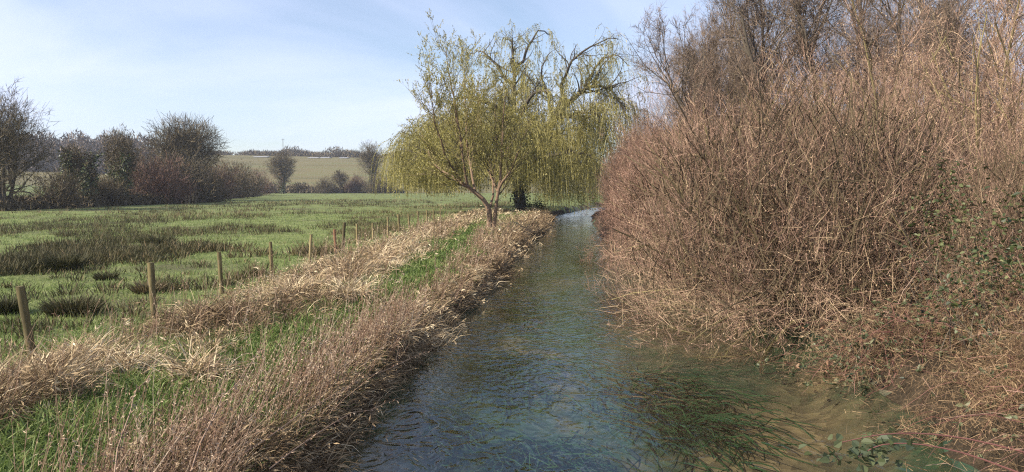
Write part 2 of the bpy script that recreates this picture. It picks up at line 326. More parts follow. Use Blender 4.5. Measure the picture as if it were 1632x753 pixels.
ys = np.unique(np.concatenate([np.linspace(-60, 2, 20), np.linspace(2, 22, 100), np.linspace(22, 90, 80), np.linspace(90, 300, 36), np.linspace(300, 600, 50), np.linspace(600, 1800, 26)]))
X, Y = np.meshgrid(xs, ys); Z = gz(X, Y)
b = MB(); nx = len(xs); ny = len(ys)
i = (np.arange(ny - 1)[:, None] * nx + np.arange(nx - 1)[None]).ravel()
FQ = np.stack([i, i + 1, i + nx + 1, i + nx], -1)
bedv = .62 * fbm(X * .55, Y * .35, 25, 3) + .38 * fbm(X * 1.9, Y * 1.3, 27, 2)
for px, py, rx, ry, am in [(1230, 640, 1.3, 1.6, .42), (1330, 585, 1.2, 1.2, .22), (1150, 700, .9, .7, .35), (1075, 612, 1.0, 1.7, -.6), (1100, 742, .5, .5, -.4), (880, 560, .5, 2.0, .2), (700, 600, .5, 1.5, .22), (890, 640, .4, .6, .22), (960, 500, .9, 3, -.2), (830, 470, .8, 4, .12), (920, 395, 1.2, 8, -.15)]:
    d_ = (CH - WZ) * F / (py - 298); bedv = bedv + am * np.exp(-((X - GX(px, d_)) / rx) ** 2 - ((Y - d_) / ry) ** 2)
b.add(np.stack([X, Y, Z], -1).reshape(-1, 3), FQ, bedv.ravel())
cx = X.ravel()[FQ].mean(1); cy = Y.ravel()[FQ].mean(1)
s_ = np.maximum(xl(cy) - cx, cx - xr(cy))
mi = np.where(s_ < -0.02, 2, np.where(s_ < 0.5, 1, 0)); mi = np.where(cy > 292, 3, mi); mi = np.where((cx - xr(cy) > 0) & (cy < 292), 1, mi)
b.m[0] = mi.astype(np.int32)
ground = b.build("ground", [M["meadow"], M["soil"], M["bed"], M["hill"]], smooth=True); tag(ground, kind="structure")

b = MB(); yy = np.concatenate([np.linspace(-30, 60, 120), np.linspace(62, 400, 80)])
V = np.stack([np.stack([xl(yy) - 0.35, yy, np.full_like(yy, WZ)], -1), np.stack([xr(yy) + 0.45, yy, np.full_like(yy, WZ)], -1)], 1)
k = np.arange(len(yy) - 1) * 2
b.add(V.reshape(-1, 3), np.stack([k, k + 1, k + 3, k + 2], -1), 0.5)
tag(b.build("river", M["water"], smooth=True), "clear shallow stream flowing away between its banks", kind="structure")

# ------------------------------------------------------------------ growing things
def at_path(P, Rd, idx, t):
    K = P.shape[1]; u = np.clip(t, 0, .9999) * (K - 1); k = u.astype(int); f = (u - k)[:, None]
    a = P[idx, k]; c = P[idx, k + 1]
    return a * (1 - f) + c * f, norm(c - a), Rd[idx, k] * (1 - f[:, 0]) + Rd[idx, k + 1] * f[:, 0]
def plen(P): return np.linalg.norm(np.diff(P, axis=1), axis=2).sum(1)
def walk(rng, p, d, L, K, up=0.0, wob=0.1, out=None):
    n = len(p); P = np.empty((n, K, 3)); P[:, 0] = p; d = norm(d.copy()); st = (L / (K - 1))[:, None]
    up = np.broadcast_to(up, (n,))
    for k in range(1, K):
        d = d + wob * rng.normal(size=(n, 3)); d[:, 2] += up / (K - 1)
        d = norm(d); P[:, k] = P[:, k - 1] + d * st
    return P
def taper(r0, K, end=0.25): return r0[:, None] * np.linspace(1, end, K)[None]
def grow(rng, P, Rd, n, ang, lf, K=4, up=0.0, wob=0.1, t0=0.15, t1=1.0, rf=0.6, rend=0.3, rmax=1e9, lmin=0.0, shape=0.5, rmin=0.0):
    """n children on the polylines P; length = lf * parent length * (1 - shape*t)"""
    Lp = plen(P); idx = rng.choice(len(P), n, p=Lp / Lp.sum()); t = t0 + (t1 - t0) * rng.random(n)
    p, T, r = at_path(P, Rd, idx, t)
    a = np.radians(ang[0] + (ang[1] - ang[0]) * rng.random(n))[:, None]
    side = norm(np.cross(T, rng.normal(size=(n, 3))))
    d = np.cos(a) * T + np.sin(a) * side
    L = np.maximum(lf * Lp[idx] * (1 - shape * t) * (0.6 + 0.8 * rng.random(n)), lmin)
    Q = walk(rng, p, d, L, K, up, wob)
    return Q, taper(np.clip(r * rf, rmin, rmax), K, rend), idx
def rnd(rng, n, a=0., b=1.): return a + (b - a) * rng.random(n)

def shell(rng, c, ax, n, L, tw, depth=.35, out=.7, up=.35, K=2, nb=70, zmin=-9., lump=.26, sharp=16., gap=0.):
    """fine outer twigs of a lumpy dome"""
    u = norm(rng.normal(size=(n, 3))); bm = norm(rng.normal(size=(nb, 3))); amp = .5 + .5 * rng.random(nb)
    lm = np.zeros(n)
    for j in range(nb): lm = np.maximum(lm, amp[j] * np.exp(sharp * (u @ bm[j] - 1)))
    rr = (1 - lump + lump * 1.1 * lm) * (1 - depth * rng.random(n) ** 1.4)
    p = np.array(c) + u * np.array(ax) * rr[:, None]
    ok = (p[:, 2] > zmin) & (rng.random(n) > gap * (1 - sstep(.1, .5, lm))); p, u = p[ok], u[ok]; n = len(p)
    d = out * u + .75 * rng.normal(size=(n, 3)); d[:, 2] += up
    P = walk(rng, p, d, L * rnd(rng, n, .5, 1.4), K, up=.15, wob=.16)
    return P, taper(np.full(n, tw) * rnd(rng, n, .7, 1.25), K, .55)
def bush(seed, nstem, a, h, n1, n2, n3, n4, tw, droop=0.0, base_r=0.5, r0=0.035, lean=(5, 80), squash=None, nbud=0, bud=0.03, lift=1.0, nshell=0, shl=.45, zc=.22, zmin=.02, yellow=0.):
    """multi-stemmed shrub in local coordinates; returns (stems MB, twigs MB)"""
    rng = np.random.default_rng(seed)
    th = np.radians(lean[0] + (lean[1] - lean[0]) * rng.random(nstem) ** 0.8); az = rnd(rng, nstem, 0, 2 * math.pi)
    L = 1.0 / np.sqrt((np.sin(th) / a) ** 2 + (np.cos(th) / h) ** 2) * rnd(rng, nstem, .72, 1.02)
    d = np.stack([np.sin(th) * np.cos(az), np.sin(th) * np.sin(az), np.cos(th)], -1)
    br = base_r * np.sqrt(rng.random(nstem)); p = np.stack([np.cos(az) * br, np.sin(az) * br, np.full(nstem, -0.15)], -1)
    P0 = walk(rng, p, d, L, 8, up=-droop * (th / 1.4) * 1.0, wob=0.09)
    P0[:, :, 2] = np.where(P0[:, :, 2] < 0.25, 0.25 + 0.2 * (P0[:, :, 2] - 0.25), P0[:, :, 2]) if droop < 0.5 else P0[:, :, 2]
    P0[:, 0, 2] = -0.2
    R0 = taper(r0 * rnd(rng, nstem, .55, 1.3), 8, 0.22)
    P1, R1, _ = grow(rng, P0, R0, n1, (20, 60), 0.42, 6, up=0.35 * lift, wob=0.13, t0=.12, rf=.62, rmin=.005)
    P2, R2, _ = grow(rng, P1, R1, n2, (20, 65), 0.5, 5, up=0.3 * lift, wob=0.15, t0=.15, rf=.6, lmin=.3, rmin=tw * 1.1, rmax=.012)
    P3, R3, _ = grow(rng, P2, R2, n3, (20, 60), 0.55, 3, up=0.3 * lift, wob=0.14, t0=.1, rf=.7, lmin=.22, rmax=tw * 1.15, rmin=tw)
    st = MB(); st.tubes(P0, R0, rnd(rng, nstem), 6); st.tubes(P1, R1, rnd(rng, n1), 4)
    st.m[0][:] = 0
    tg = MB(); tg.tubes(P2, R2, rnd(rng, n2, .1, .9), 3, rnd(rng, n2, 0, 6))
    tg.tubes(P3, R3, np.clip(rng.normal(.5, .22, n3), 0, 1), 2, rnd(rng, n3, 0, 6))
    Pb, Rb = P3, R3
    if n4:
        P4, R4, _ = grow(rng, P3, R3, n4, (15, 50), 0.6, 2, up=0.25 * lift, wob=0.12, t0=.1, rf=.8, lmin=.14, rmax=tw, rmin=tw * .8)
        tg.tubes(P4, R4, np.clip(rng.normal(.55, .25, n4), 0, 1), 2, rnd(rng, n4, 0, 6)); Pb, Rb = P4, R4
    if nshell:
        PS_, RS_ = shell(rng, (0, 0, h * zc), (a, a, h * (1 - zc)), nshell, shl, tw, zmin=zmin, depth=.75, lump=.42, out=.6, up=.75, nb=130, sharp=38., gap=.65)
        tn = np.clip(rng.normal(.52, .22, len(PS_)) + yellow * np.exp(-np.maximum(PS_[:, 0, 2], 0) / .8) * rng.random(len(PS_)), 0, 1)
        nk = nshell // 9; uk = norm(rng.normal(size=(nk, 3))) * rng.random((nk, 1)) ** .5 * .78; ck = np.array([0, 0, h * zc]) + uk * np.array([a, a, h * (1 - zc)]); ck = ck[ck[:, 2] > .15]; nk = len(ck)
        Qk = walk(rng, ck, np.array([[0, 0, .9]]) + .6 * rng.normal(size=(nk, 3)), rnd(rng, nk, .5, 1.3), 3, up=.2, wob=.15); st.tubes(Qk, taper(np.full(nk, .010), 3, .6), rnd(rng, nk, 0, .35), 2, rnd(rng, nk, 0, 6))  # extra inner stems, tinted dark to imitate the shade inside the shrub
        tg.tubes(PS_, RS_, tn, 2, rnd(rng, len(PS_), 0, 6)); Pb = np.concatenate([Pb, PS_]) if Pb.shape[1] == PS_.shape[1] else PS_; Rb = np.ones(Pb.shape[:2])
    if nbud:
        ix = rng.integers(0, len(Pb), nbud); c, T, _ = at_path(Pb, Rb, ix, rng.random(nbud))
        tg.buds(c, bud * rnd(rng, nbud, .6, 1.4), bud * .6, rng, np.clip(rng.normal(.75, .2, nbud), 0, 1), D=T + 0.6 * rng.normal(size=(nbud, 3)))
    return st, tg

def tree(seed, H, spread, rt, nl, n2, n3, n4, tw, clear=0.25, up=0.5, forks=1, trunk_lean=(0, 0), stem_top=0.8, sub=0.42):
    rng = np.random.default_rng(seed)
    P0 = []
    for f_ in range(forks):
        dirn = np.array([[trunk_lean[0] + (0.35 * rng.normal() if forks > 1 else 0), trunk_lean[1] + (0.35 * rng.normal() if forks > 1 else 0), 1.0]])
        P0.append(walk(rng, np.array([[0.15 * rng.normal() * (forks > 1), 0.15 * rng.normal() * (forks > 1), -0.3]]), dirn, np.array([H * stem_top * rnd(rng, 1, .85, 1)[0]]), 10, up=.3, wob=.06)[0])
    P0 = np.array(P0); R0 = np.repeat((rt * np.array([1.25, 1, .92, .85, .76, .66, .55, .42, .3, .18]))[None], forks, 0)
    # limbs: length follows a rounded crown
    idx = rng.integers(0, forks, nl); t = clear + (1 - clear) * rng.random(nl) ** 0.85
    p, T, r = at_path(P0, R0, idx, t)
    az = rnd(rng, nl, 0, 2 * math.pi); el = np.radians(rnd(rng, nl, 5, 45) + 35 * t)
    d = np.stack([np.cos(az) * np.cos(el), np.sin(az) * np.cos(el), np.sin(el)], -1)
    Lc = spread * np.sqrt(np.clip(1 - ((t - 0.5) / 0.75) ** 2, .1, 1)) * rnd(rng, nl, .7, 1.1)
    P1 = walk(rng, p, d, Lc, 7, up=up, wob=.13); R1 = taper(np.clip(r * .6, .02, rt * .5), 7, .2)
    P2, R2, _ = grow(rng, P1, R1, n2, (25, 65), sub, 5, up=.3, wob=.17, t0=.2, rf=.6, rmin=tw * 1.5)
    P3, R3, _ = grow(rng, P2, R2, n3, (20, 65), .55, 3, up=.2, wob=.18, t0=.15, rf=.6, lmin=.3, rmin=tw * 1.1, rmax=tw * 2)
    P4, R4, _ = grow(rng, P3, R3, n4, (15, 60), .6, 2, up=.1, wob=.16, t0=.1, rf=.7, lmin=.25, rmin=tw * .8, rmax=tw)
    tk = MB(); tk.tubes(P0, R0, .5, 8); tk.tubes(P1, R1, rnd(rng, nl), 5); tk.tubes(P2, R2, rnd(rng, n2), 3)
    cr = MB(); cr.tubes(P3, R3, rnd(rng, n3), 2, rnd(rng, n3, 0, 6)); cr.tubes(P4, R4, rnd(rng, n4), 2, rnd(rng, n4, 0, 6))
    return tk, cr, (P0, R0, P1, R1, P2, R2)

def place(name, loc, label, cat, parts, group=None, rotz=0.0, scale=1.0):
    """parts: list of (part name, mesh)"""
    o = thing(name, loc, label, cat, group); o.rotation_euler = (0, 0, rotz)
    o.scale = (scale,) * 3 if np.isscalar(scale) else scale
    for nm, me in parts: link(bpy.data.objects.new(nm, me), o)
    return o
def gp(px, d, dz=0.0):
    x = GX(px, d); return (x, d, float(gz(x, d)) + dz)

# ------------------------------------------------------------------ left hedge and the trees beyond the meadow
def leaf_cloud(rng, mb, pts, sig, n, size, lo=.1, hi=1.0, flat=0):
    c = pts[rng.integers(0, len(pts), n)] + rng.normal(size=(n, 3)) * sig
    mb.leaves(c, size * rnd(rng, n, .7, 1.4), size * .8, rng, rnd(rng, n, lo, hi), flat=flat)
def hedge_tree(name, px, d, H, spread, label, cat="tree", mats=("bark_dark", "twig_far"), seed=1, dens=1.0, clear=.15, forks=1, rt=.22, ivy=0, tw=None, rotz=0., up=.5, stem_top=.8, sub=.42, ivy_h=.7, dome=None):
    tw = tw or 0.00022 * d
    n = lambda k: int(k * dens)
    tk, cr, lv = tree(seed, H, spread, rt, n(34), n(240), n(1300), n(3000), tw, clear=clear, forks=forks, up=up, stem_top=stem_top, sub=sub)
    parts = [("trunk", tk.mesh("trunk", M[mats[0]])), None]
    rg = np.random.default_rng(seed + 70)
    for (cz, sr, hz, k_) in (dome or [(.64, 1.0, .36, 1.0)]):
        Q, RQ = shell(rg, (0, 0, H * cz), (spread * sr, spread * sr, H * hz), int(3600 * dens * k_), spread * .2, tw, depth=.85, lump=.48, sharp=14, nb=46); cr.tubes(Q, RQ, rnd(rg, len(Q)), 2, rnd(rg, len(Q), 0, 6))
    parts[1] = ("crown", cr.mesh("crown", M[mats[1]]))
    if ivy:
        rng = np.random.default_rng(seed + 50); iv = MB()
        ti = int(10 * ivy_h); leaf_cloud(rng, iv, lv[0][:, :max(ti, 2)].reshape(-1, 3), np.array([.45, .45, .6]), ivy // 2, .3)
        near = lv[2][:, :4].reshape(-1, 3); near = near[near[:, 2] < H * ivy_h]
        leaf_cloud(rng, iv, near, np.array([.35, .35, .35]), ivy // 2, .3)
        parts.append(("ivy", iv.mesh("ivy", M["ivy"])))
    return place(name, gp(px, d, -.1), label, cat, parts, rotz=rotz)
def hedge_bush(name, px, d, a, h, label, seed, mats=("bark_dark", "twig_far"), n=1.0, tw=None, rotz=0.0, yscale=1.0, mesh=None, cat="bush", group=None):
    if mesh is None:
        st, tg = bush(seed, int(26), a, h, int(150 * n), int(700 * n), int(2200 * n), 0, tw or .00024 * d, r0=.06, base_r=a * .3, lean=(3, 78), nshell=int(4200 * n), shl=.9, zmin=.1)
        mesh = (st.mesh("stems", M[mats[0]]), tg.mesh("twigs", M[mats[1]]))
    o = place(name, gp(px, d, -.1), label, cat, [("stems", mesh[0]), ("twigs", mesh[1])], rotz=rotz, group=group)
    return mesh

hedge_tree("hedge_tree", 8, 78, 13.2, 5.2, "tall bare tree cut by the left edge of the picture", seed=11, dens=1.5, forks=4, rt=.2, clear=.12, dome=[(.52, 1.0, .46, 1.1)])
hedge_bush("hedge_bush", 97, 86, 2.6, 4.8, "low tan shrub beside the tall bare tree at far left", 12, n=.7)
hedge_tree("hedge_tree", 128, 93, 8.6, 2.1, "dark narrow upright tree between the low tan shrub and the taller open tree", seed=13, dens=1.3, clear=.05, forks=3, rt=.14, ivy=2200, ivy_h=.8, dome=[(.5, .95, .46, 1.4)])
hedge_tree("hedge_tree", 197, 101, 10.8, 2.5, "slim tree with an open fan top, left of the round oak", seed=14, dens=1.2, clear=.08, forks=3, rt=.17, ivy=1800, ivy_h=.6)
hedge_bush("hedge_bush", 168, 97, 3.0, 3.9, "grey brown bush under the slim fan topped tree", 15, n=.9)
mesh_red = hedge_bush("hedge_bush", 256, 108, 4.9, 7.6, "reddish brown rounded bush below the oak crown", 16, ("bark_dark", "twig_red"), n=1.4)
hedge_tree("oak_tree", 303, 132, 15.4, 7.6, "broad round crowned bare oak rising above the hedge", seed=17, dens=1.7, clear=.3, rt=.5, up=.55, stem_top=.6, sub=.45, dome=[(.62, .98, .36, .9)])
hedge_bush("hedge_bush", 322, 120, 4.4, 6.4, "dark brown bush with the small wooden stakes at its foot", 18, n=1.1)
mesh_dk = hedge_bush("hedge_bush", 362, 160, 6.0, 8.0, "dark rounded bush at the end of the near hedge, right of the oak", 19, n=1.2)
hedge_bush("hedge_bush", 402, 215, 7.5, 8.0, "hazy reddish bush left of the ivy tree on the hill foot", 20, ("bark_dark", "twig_red"), n=1.0, tw=.035)
hedge_bush("hedge_bush", 216, 111, 4, 6, "brown bush behind the slim tree and the reddish bush", 16, mesh=mesh_dk, rotz=2.0)
hedge_bush("hedge_bush", 285, 116, 5, 7, "brown bush below the middle of the oak crown", 16, mesh=mesh_dk, rotz=4.0)
hedge_bush("hedge_bush", 336, 140, 5, 7, "reddish bush under the right side of the oak", 16, mesh=mesh_red, rotz=2.6)
hedge_bush("hedge_bush", 384, 178, 5, 7, "dark bush tapering off the end of the hedge", 16, mesh=mesh_dk, rotz=.9)
hedge_tree("ivy_tree", 450, 268, 15.2, 6.0, "ivy clad tree with a rounded top standing against the hill pasture", seed=21, dens=1.0, ivy=5200, rt=.4, clear=.2, tw=.04)
hedge_tree("ivy_tree", 592, 282, 20.0, 6.4, "tall ragged ivy clad tree beside the yellow willow curtain", seed=22, dens=.9, ivy=6500, rt=.5, clear=.35, tw=.04, ivy_h=.95)
hedge_bush("hedge_bush", 520, 285, 4.6, 6.5, "small hazy bush, left one of the pair at the hill foot", 23, n=.8, tw=.04)
hedge_tree("hedge_tree", 543, 284, 8.4, 4.0, "small rounded tree, right one of the pair at the hill foot", seed=24, dens=.6, rt=.2, clear=.1, tw=.04)
hedge_bush("hedge_bush", 604, 276, 6.5, 9.0, "dark bush at the foot of the tall ragged ivy tree", 25, mesh=mesh_dk, rotz=1.0)
hedge_bush("hedge_bush", 568, 290, 4.6, 6.5, "olive bush between the hill foot pair and the tall ragged tree", 26, mesh=mesh_red, rotz=.5)

# far masses nobody could count
def mass(name, label, pts, size, n, mat, seed, cat):
    rng = np.random.default_rng(seed); mb = MB()
    pts = np.array(pts); w = rng.integers(0, len(pts), n); c = pts[w, :3]; r = pts[w, 3:4]; h = pts[w, 4:5]
    q = norm(rng.normal(size=(n, 3))) * rng.random((n, 1)) ** .4
    q[:, 2] = np.abs(q[:, 2]); C = c + np.concatenate([q[:, :2] * r, q[:, 2:] * h], 1)
    up = rng.normal(size=(n, 3)) * .6; up[:, 2] += 1
    mb.buds(C, size * rnd(rng, n, .8, 2.2), size * .5, rng, rnd(rng, n, 0, 1), up)
    tag(mb.build(name, M[mat]), label, cat, kind="stuff")
rng = np.random.default_rng(31)
pts = []
for k_ in range(95):
    px = 330 + 330 * rng.random(); d = 553 + 12 * rng.random(); x = GX(px, d)
    big = 1.0 + 1.6 * (vnoise(px * .03, 1, 4) ** 2); pts.append([x, d, float(gz(x, d)) - .5, 5 + 5 * rng.random(), (2.0 + 1.8 * rng.random()) * big])
mass("ridge_treeline", "hazy bare treeline along the top of the hill", pts, 1.1, 20000, "twig_far", 32, "treeline")
pts = []
for k_ in range(60):
    px = 20 + 230 * rng.random(); d = 380 + 60 * rng.random(); x = GX(px, d)
    pts.append([x, d, float(gz(x, d)) - .5, 6 + 4 * rng.random(), 14 + 6 * rng.random()])
mass("far_wood", "pale hazy wood showing over the hedge at left", pts, 1.6, 22000, "twig_dark", 33, "wood")
pts = []
for k_ in range(330):
    t = rng.random(); px = -30 + 440 * t; d = np.interp(px, [-30, 0, 100, 200, 300, 330, 410], [77, 78, 88, 101, 112, 130, 205]) - 1.5 + 3.5 * rng.random(); x = GX(px, d)
    pts.append([x, d, float(gz(x, d)), 1.4, .5 + 1.0 * rng.random()])
for k_ in range(170):
    px = -560 + 520 * rng.random(); d = 76 + 5 * rng.random(); x = GX(px, d); pts.append([x, d, float(gz(x, d)), 2.2, 3.0 + 3.5 * vnoise(px * .02, 2, 9)])
mass("hedge_undergrowth", "low brown undergrowth along the foot of the left hedge", pts, .35, 48000, "twig_far", 34, "undergrowth")
pts = []
for k_ in range(150):
    px = 380 + 260 * rng.random(); d = 288 + 8 * rng.random(); x = GX(px, d)
    pts.append([x, d, float(gz(x, d)) - .2, 3.0, 1.6 + 2.6 * vnoise(px * .06, 0, 12)])
mass("hill_foot_hedge", "low dark hedge along the far edge of the meadow", pts, .7, 16000, "twig_far", 35, "hedge")

# pale farm roofs on the ridge
def barn(px0, px1, d, h, label):
    x0, x1 = GX(px0, d), GX(px1, d); w = x1 - x0; z = float(gz((x0 + x1) / 2, d))
    t = thing("farm_building", ((x0 + x1) / 2, d, z - .55), label, "farm building", "pale roofed farm buildings on the ridge")
    def boxm(a, c): 
        V = np.array([[x, y, zz] for x in (a[0], c[0]) for y in (a[1], c[1]) for zz in (a[2], c[2])]); return V, np.array([[0, 1, 3, 2], [4, 6, 7, 5], [0, 4, 5, 1], [2, 3, 7, 6], [0, 2, 6, 4], [1, 5, 7, 3]])
    m_ = MB(); m_.add(*boxm((-w / 2, -5, 0), (w / 2, 5, h)), .5); m_.build("wall", M["barn"], t)
    m_ = MB(); o = .5
    for s in (-1, 1):
        q = [(-w / 2 - o, s * 5.6, h - .15), (w / 2 + o, s * 5.6, h - .15), (w / 2 + o, s * .01, h + .4), (-w / 2 - o, s * .01, h + .4)]
        V = np.array(q + [(a, c, e + .25) for a, c, e in q]); m_.add(V, np.array([[0, 3, 2, 1], [4, 5, 6, 7], [0, 1, 5, 4], [1, 2, 6, 5], [2, 3, 7, 6], [3, 0, 4, 7]]), .6)
    m_.build("roof", M["white_roof"], t)
    m_ = MB(); m_.add(*boxm((-w * .1, -5.15, 0), (w * .1, -5.02, h * .8)), .2); m_.build("door", M["bark_dark"], t)
barn(410, 430, 515, .45, "long pale roof on the ridge, left of the ivy tree top")
barn(496, 510, 515, .45, "pale roof on the ridge, just right of the ivy tree")
barn(514, 528, 520, .45, "pale roof on the ridge, second one right of the ivy tree")
barn(545, 556, 520, .45, "smallest pale roof on the ridge, nearest the tall ragged tree")
# thin mast on the ridge
def pole(px, d, h):
    g = gp(px, d); t = thing("utility_pole", g, "thin pole standing on the ridge above the ivy tree", "pole")
    m_ = MB(); m_.tubes(np.array([[[0, 0, -.5], [0, 0, h * .5], [0, 0, h]]]), np.array([[.2, .18, .15]]), .2, 8); m_.build("shaft", M["bark_dark"], t)
    m_ = MB(); m_.tubes(np.array([[[-1.2, 0, h - .8], [0, 0, h - .8], [1.2, 0, h - .8]]]), np.array([[.1, .1, .1]]), .2, 6); m_.build("crossarm", M["bark_dark"], t)
pole(453, 560, 12.5)

# ------------------------------------------------------------------ fence posts
def post(name, base, top, r, mat, label, group, seed, dark=.5):
    rng = np.random.default_rng(seed); base = np.array(base); top = np.array(top); t = thing(name, base, label, "fence post", group)
    K = 9; s = np.linspace(0, 1, K)[None, :, None]; v = top - base
    P = s * v[None, None] ; P = P - norm(v[None, None]) * 0.35 * (s == 0)
    Rr = r * (1 + .06 * rng.normal(size=(1, K))); mb = MB()
    mb.tubes(P, Rr, dark, 12); 
    mb.build("shaft", M[mat], t, smooth=True)
    # weathered, slightly domed cut end
    c = v; n = 12; a = np.arange(n) * 2 * math.pi / n
    ring = np.stack([np.cos(a) * r * 1.0, np.sin(a) * r * 1.0, np.zeros(n)], -1) + c
    inner = np.stack([np.cos(a) * r * .6, np.sin(a) * r * .6, np.full(n, r * .12)], -1) + c
    V = np.concatenate([ring, inner, [c + [0, 0, r * .16]]]); f = [[j, (j + 1) % n, n + (j + 1) % n, n + j] for j in range(n)]
    mb = MB(); mb.add(V, np.array(f), .25); mb.add(V, np.array([[n + j, n + (j + 1) % n, 2 * n] for j in range(n)]), .2)
    mb.build("cut_end", M[mat], t)
    return t
ORD = ["nearest of the fence posts, dark and leaning slightly", "second fence post from the camera, thick and olive brown", "third fence post from the camera",
       "fourth fence post from the camera, behind the tall dry grass", "fifth fence post from the camera, pale and leaning", "short reddish fence post, sixth from the camera",
       "seventh fence post from the camera, straight and yellowish", "eighth fence post from the camera, thin and pale", "ninth fence post from the camera, taller than its neighbours",
       "tenth fence post from the camera, thick and sunlit", "eleventh fence post from the camera", "twelfth fence post from the camera, darker than its neighbours",
       "thirteenth fence post from the camera", "fourteenth fence post, thin, close to the willow", "fifteenth fence post, last clear one before the willow"]
tops = [(32, 457, 42, 10.5), (240, 419, 240, 13.9), (349, 402, 350, 17.3), (431, 386, 431, 20.7), (496, 374, 492, 24.1), (533, 366, 534, 27.3), (569, 357, 569, 30.9),
        (594, 356, 594, 34.3), (618, 346, 618, 37.7), (635, 342, 636, 41.1), (651, 341, 652, 44.5), (667, 337, 666, 47.9), (680, 335, 680, 51.3), (691, 333, 691, 54.7), (702, 330, 702, 58.1)]
for k_, (tx, ty, bx, d) in enumerate(tops):
    T_ = PX(tx, ty, d); B_ = np.array([GX(bx, d), d + .02, 0]); B_[2] = float(gz(B_[0], d))
    rr = .86 * [.062, .064, .055, .055, .05, .055, .06, .05, .055, .07, .06, .065, .06, .055, .055][k_]
    post("fence_post", B_, T_, rr, "post_red" if k_ == 5 else "post", ORD[k_], "posts of the meadow fence", 100 + k_, dark=[.22, .36, .38, .42, .7, .5, .55, .65, .6, .5, .5, .3, .55, .5, .5][k_])
T_ = PX(549, 355, 29.0); post("fence_post", np.array([GX(545, 29.0), 29.0, -.05]), T_, .058, "post", "dark leaning fence post between the short reddish post and a straight yellowish one", "posts of the meadow fence", 120, dark=.12)
for k_, (px, ty, d, w, lab) in enumerate([(50, 322, 80, .09, "dark stake in front of the hedge, leftmost of the far stakes"), (94, 325, 86, .07, "thin dark stake below the low tan shrub"),
        (167, 320, 97, .09, "pale stake in front of the hedge below the slim tree")]):
    post("stake", gp(px, d - 2), PX(px, ty, d - 2), w, "post", lab, "stakes along the far hedge", 130 + k_, dark=[.05, .1, .7][k_])
for k_, (px, ty, d) in enumerate([(296, 311, 112), (301, 312, 112.5), (307, 309, 114), (311, 314, 112)]):
    post("stake", gp(px, d - 3), PX(px, ty, d - 3), .13, "post", ["leftmost stake of the pale cluster by the dark brown bush", "second stake of the pale cluster by the dark brown bush", "tallest stake of the pale cluster by the dark brown bush", "darkest and rightmost stake of the pale cluster by the dark brown bush"][k_],
         "stake cluster at the hedge corner", 140 + k_, dark=[.9, .95, .9, .1][k_])

# ------------------------------------------------------------------ meadow: turf, rushes
def ribbons(mb, rng, p, h, w, lean, az, K, curve, tint, tipw=.15):
    """grass blades: base p (N,3), height h, initial lean (rad) towards az, extra bend curve"""
    n = len(p); s = np.linspace(0, 1, K); P = np.empty((n, K, 3)); P[:, 0] = p
    for k in range(1, K):
        th = lean + curve * (s[k] - .5 / (K - 1)); st = h / (K - 1)
        P[:, k] = P[:, k - 1] + np.stack([np.sin(th) * np.cos(az) * st, np.sin(th) * np.sin(az) * st, np.cos(th) * st], -1)
    Rd = (w / 2)[:, None] * np.interp(s, [0, .5, 1], [.8, 1, tipw])[None]
    mb.tubes(P, Rd, tint, 2, rnd(rng, n, 0, math.pi)); return P
def logd(rng, n, a, c): return np.exp(rnd(rng, n, math.log(a), math.log(c)))
rng = np.random.default_rng(41)
# short turf blades
n = 62000; d = logd(rng, n, 8, 70); x = rnd(rng, n, 0, 1); x0 = -0.95 * d; x = x0 + (xfence(d) + .6 - x0) * x
ok = x < xfence(d) + .6; d, x = d[ok], x[ok]; n = len(d)
mb = MB(); hh = (.04 + .07 * fbm(x * .5, d * .5, 50)) * rnd(rng, n, .5, 1.2) * (1 + d / 90)
ribbons(mb, rng, np.stack([x, d, gz(x, d) - .01], -1), hh, .010 + .0008 * d, rnd(rng, n, 0, .9), rnd(rng, n, 0, 6.28), 2, rnd(rng, n, 0, .5), np.clip(.46 + .75 * fbm(x * .25, d * .25, 51) + rng.normal(0, .15, n), 0, 1))
tag(mb.build("meadow_grass", M["green"]), "short green grass of the wet meadow", "grass", kind="stuff")
# rush patches
def rush_mask(x, y):
    m_ = .5 * fbm(x * .2, y * .085, 61, 3) + .5 * fbm(x * .55, y * .22, 64, 2) + .02 + .11 * np.clip((y - 28) / 40, -.3, 1) - .30 * sstep(110, 170, y)
    for px, py, rx, ry, a in [(60, 430, 75, 16, .4), (215, 372, 260, 7, .16), (130, 520, 200, 30, -.3), (150, 350, 260, 6, .14), (300, 400, 70, 10, .2), (420, 440, 60, 12, .25), (230, 468, 40, 10, .25),
                              (180, 440, 110, 14, -.4), (60, 468, 110, 9, -.4), (330, 425, 50, 9, -.3), (80, 540, 90, 20, -.4), (500, 350, 90, 7, -.25), (60, 385, 60, 5, -.12), (560, 322, 120, 4, .25), (200, 312, 400, 9, -.12)]:
        dc = CH * F / (py - 298); hx = GX(px, dc); wx = rx / F * dc; wy = dc * ry / (py - 298)
        m_ = m_ + a * np.exp(-((x - hx) / wx) ** 2 - ((y - dc) / wy) ** 2)
    return m_
n = 30000; d = logd(rng, n, 11, 260); u = rng.random(n); x = -0.95 * d + (np.minimum(xfence(d) - .3, 400) + .95 * d) * u
x = np.where(d > 60, np.where(d > 90, rnd(rng, n, -.45, .0) * d, x), x)
mk = rush_mask(x, d); keep = rng.random(n) < .6 * sstep(.53, .68, mk) + .02; x, d, mk = x[keep], d[keep], mk[keep]
nt_ = len(x); per = np.clip((560 / d).astype(int), 4, 30)
ii = np.repeat(np.arange(nt_), per); m = len(ii); D = d[ii]
bx = x[ii] + rng.normal(size=m) * (.09 + .0020 * D); by = D + rng.normal(size=m) * (.09 + .0025 * D)
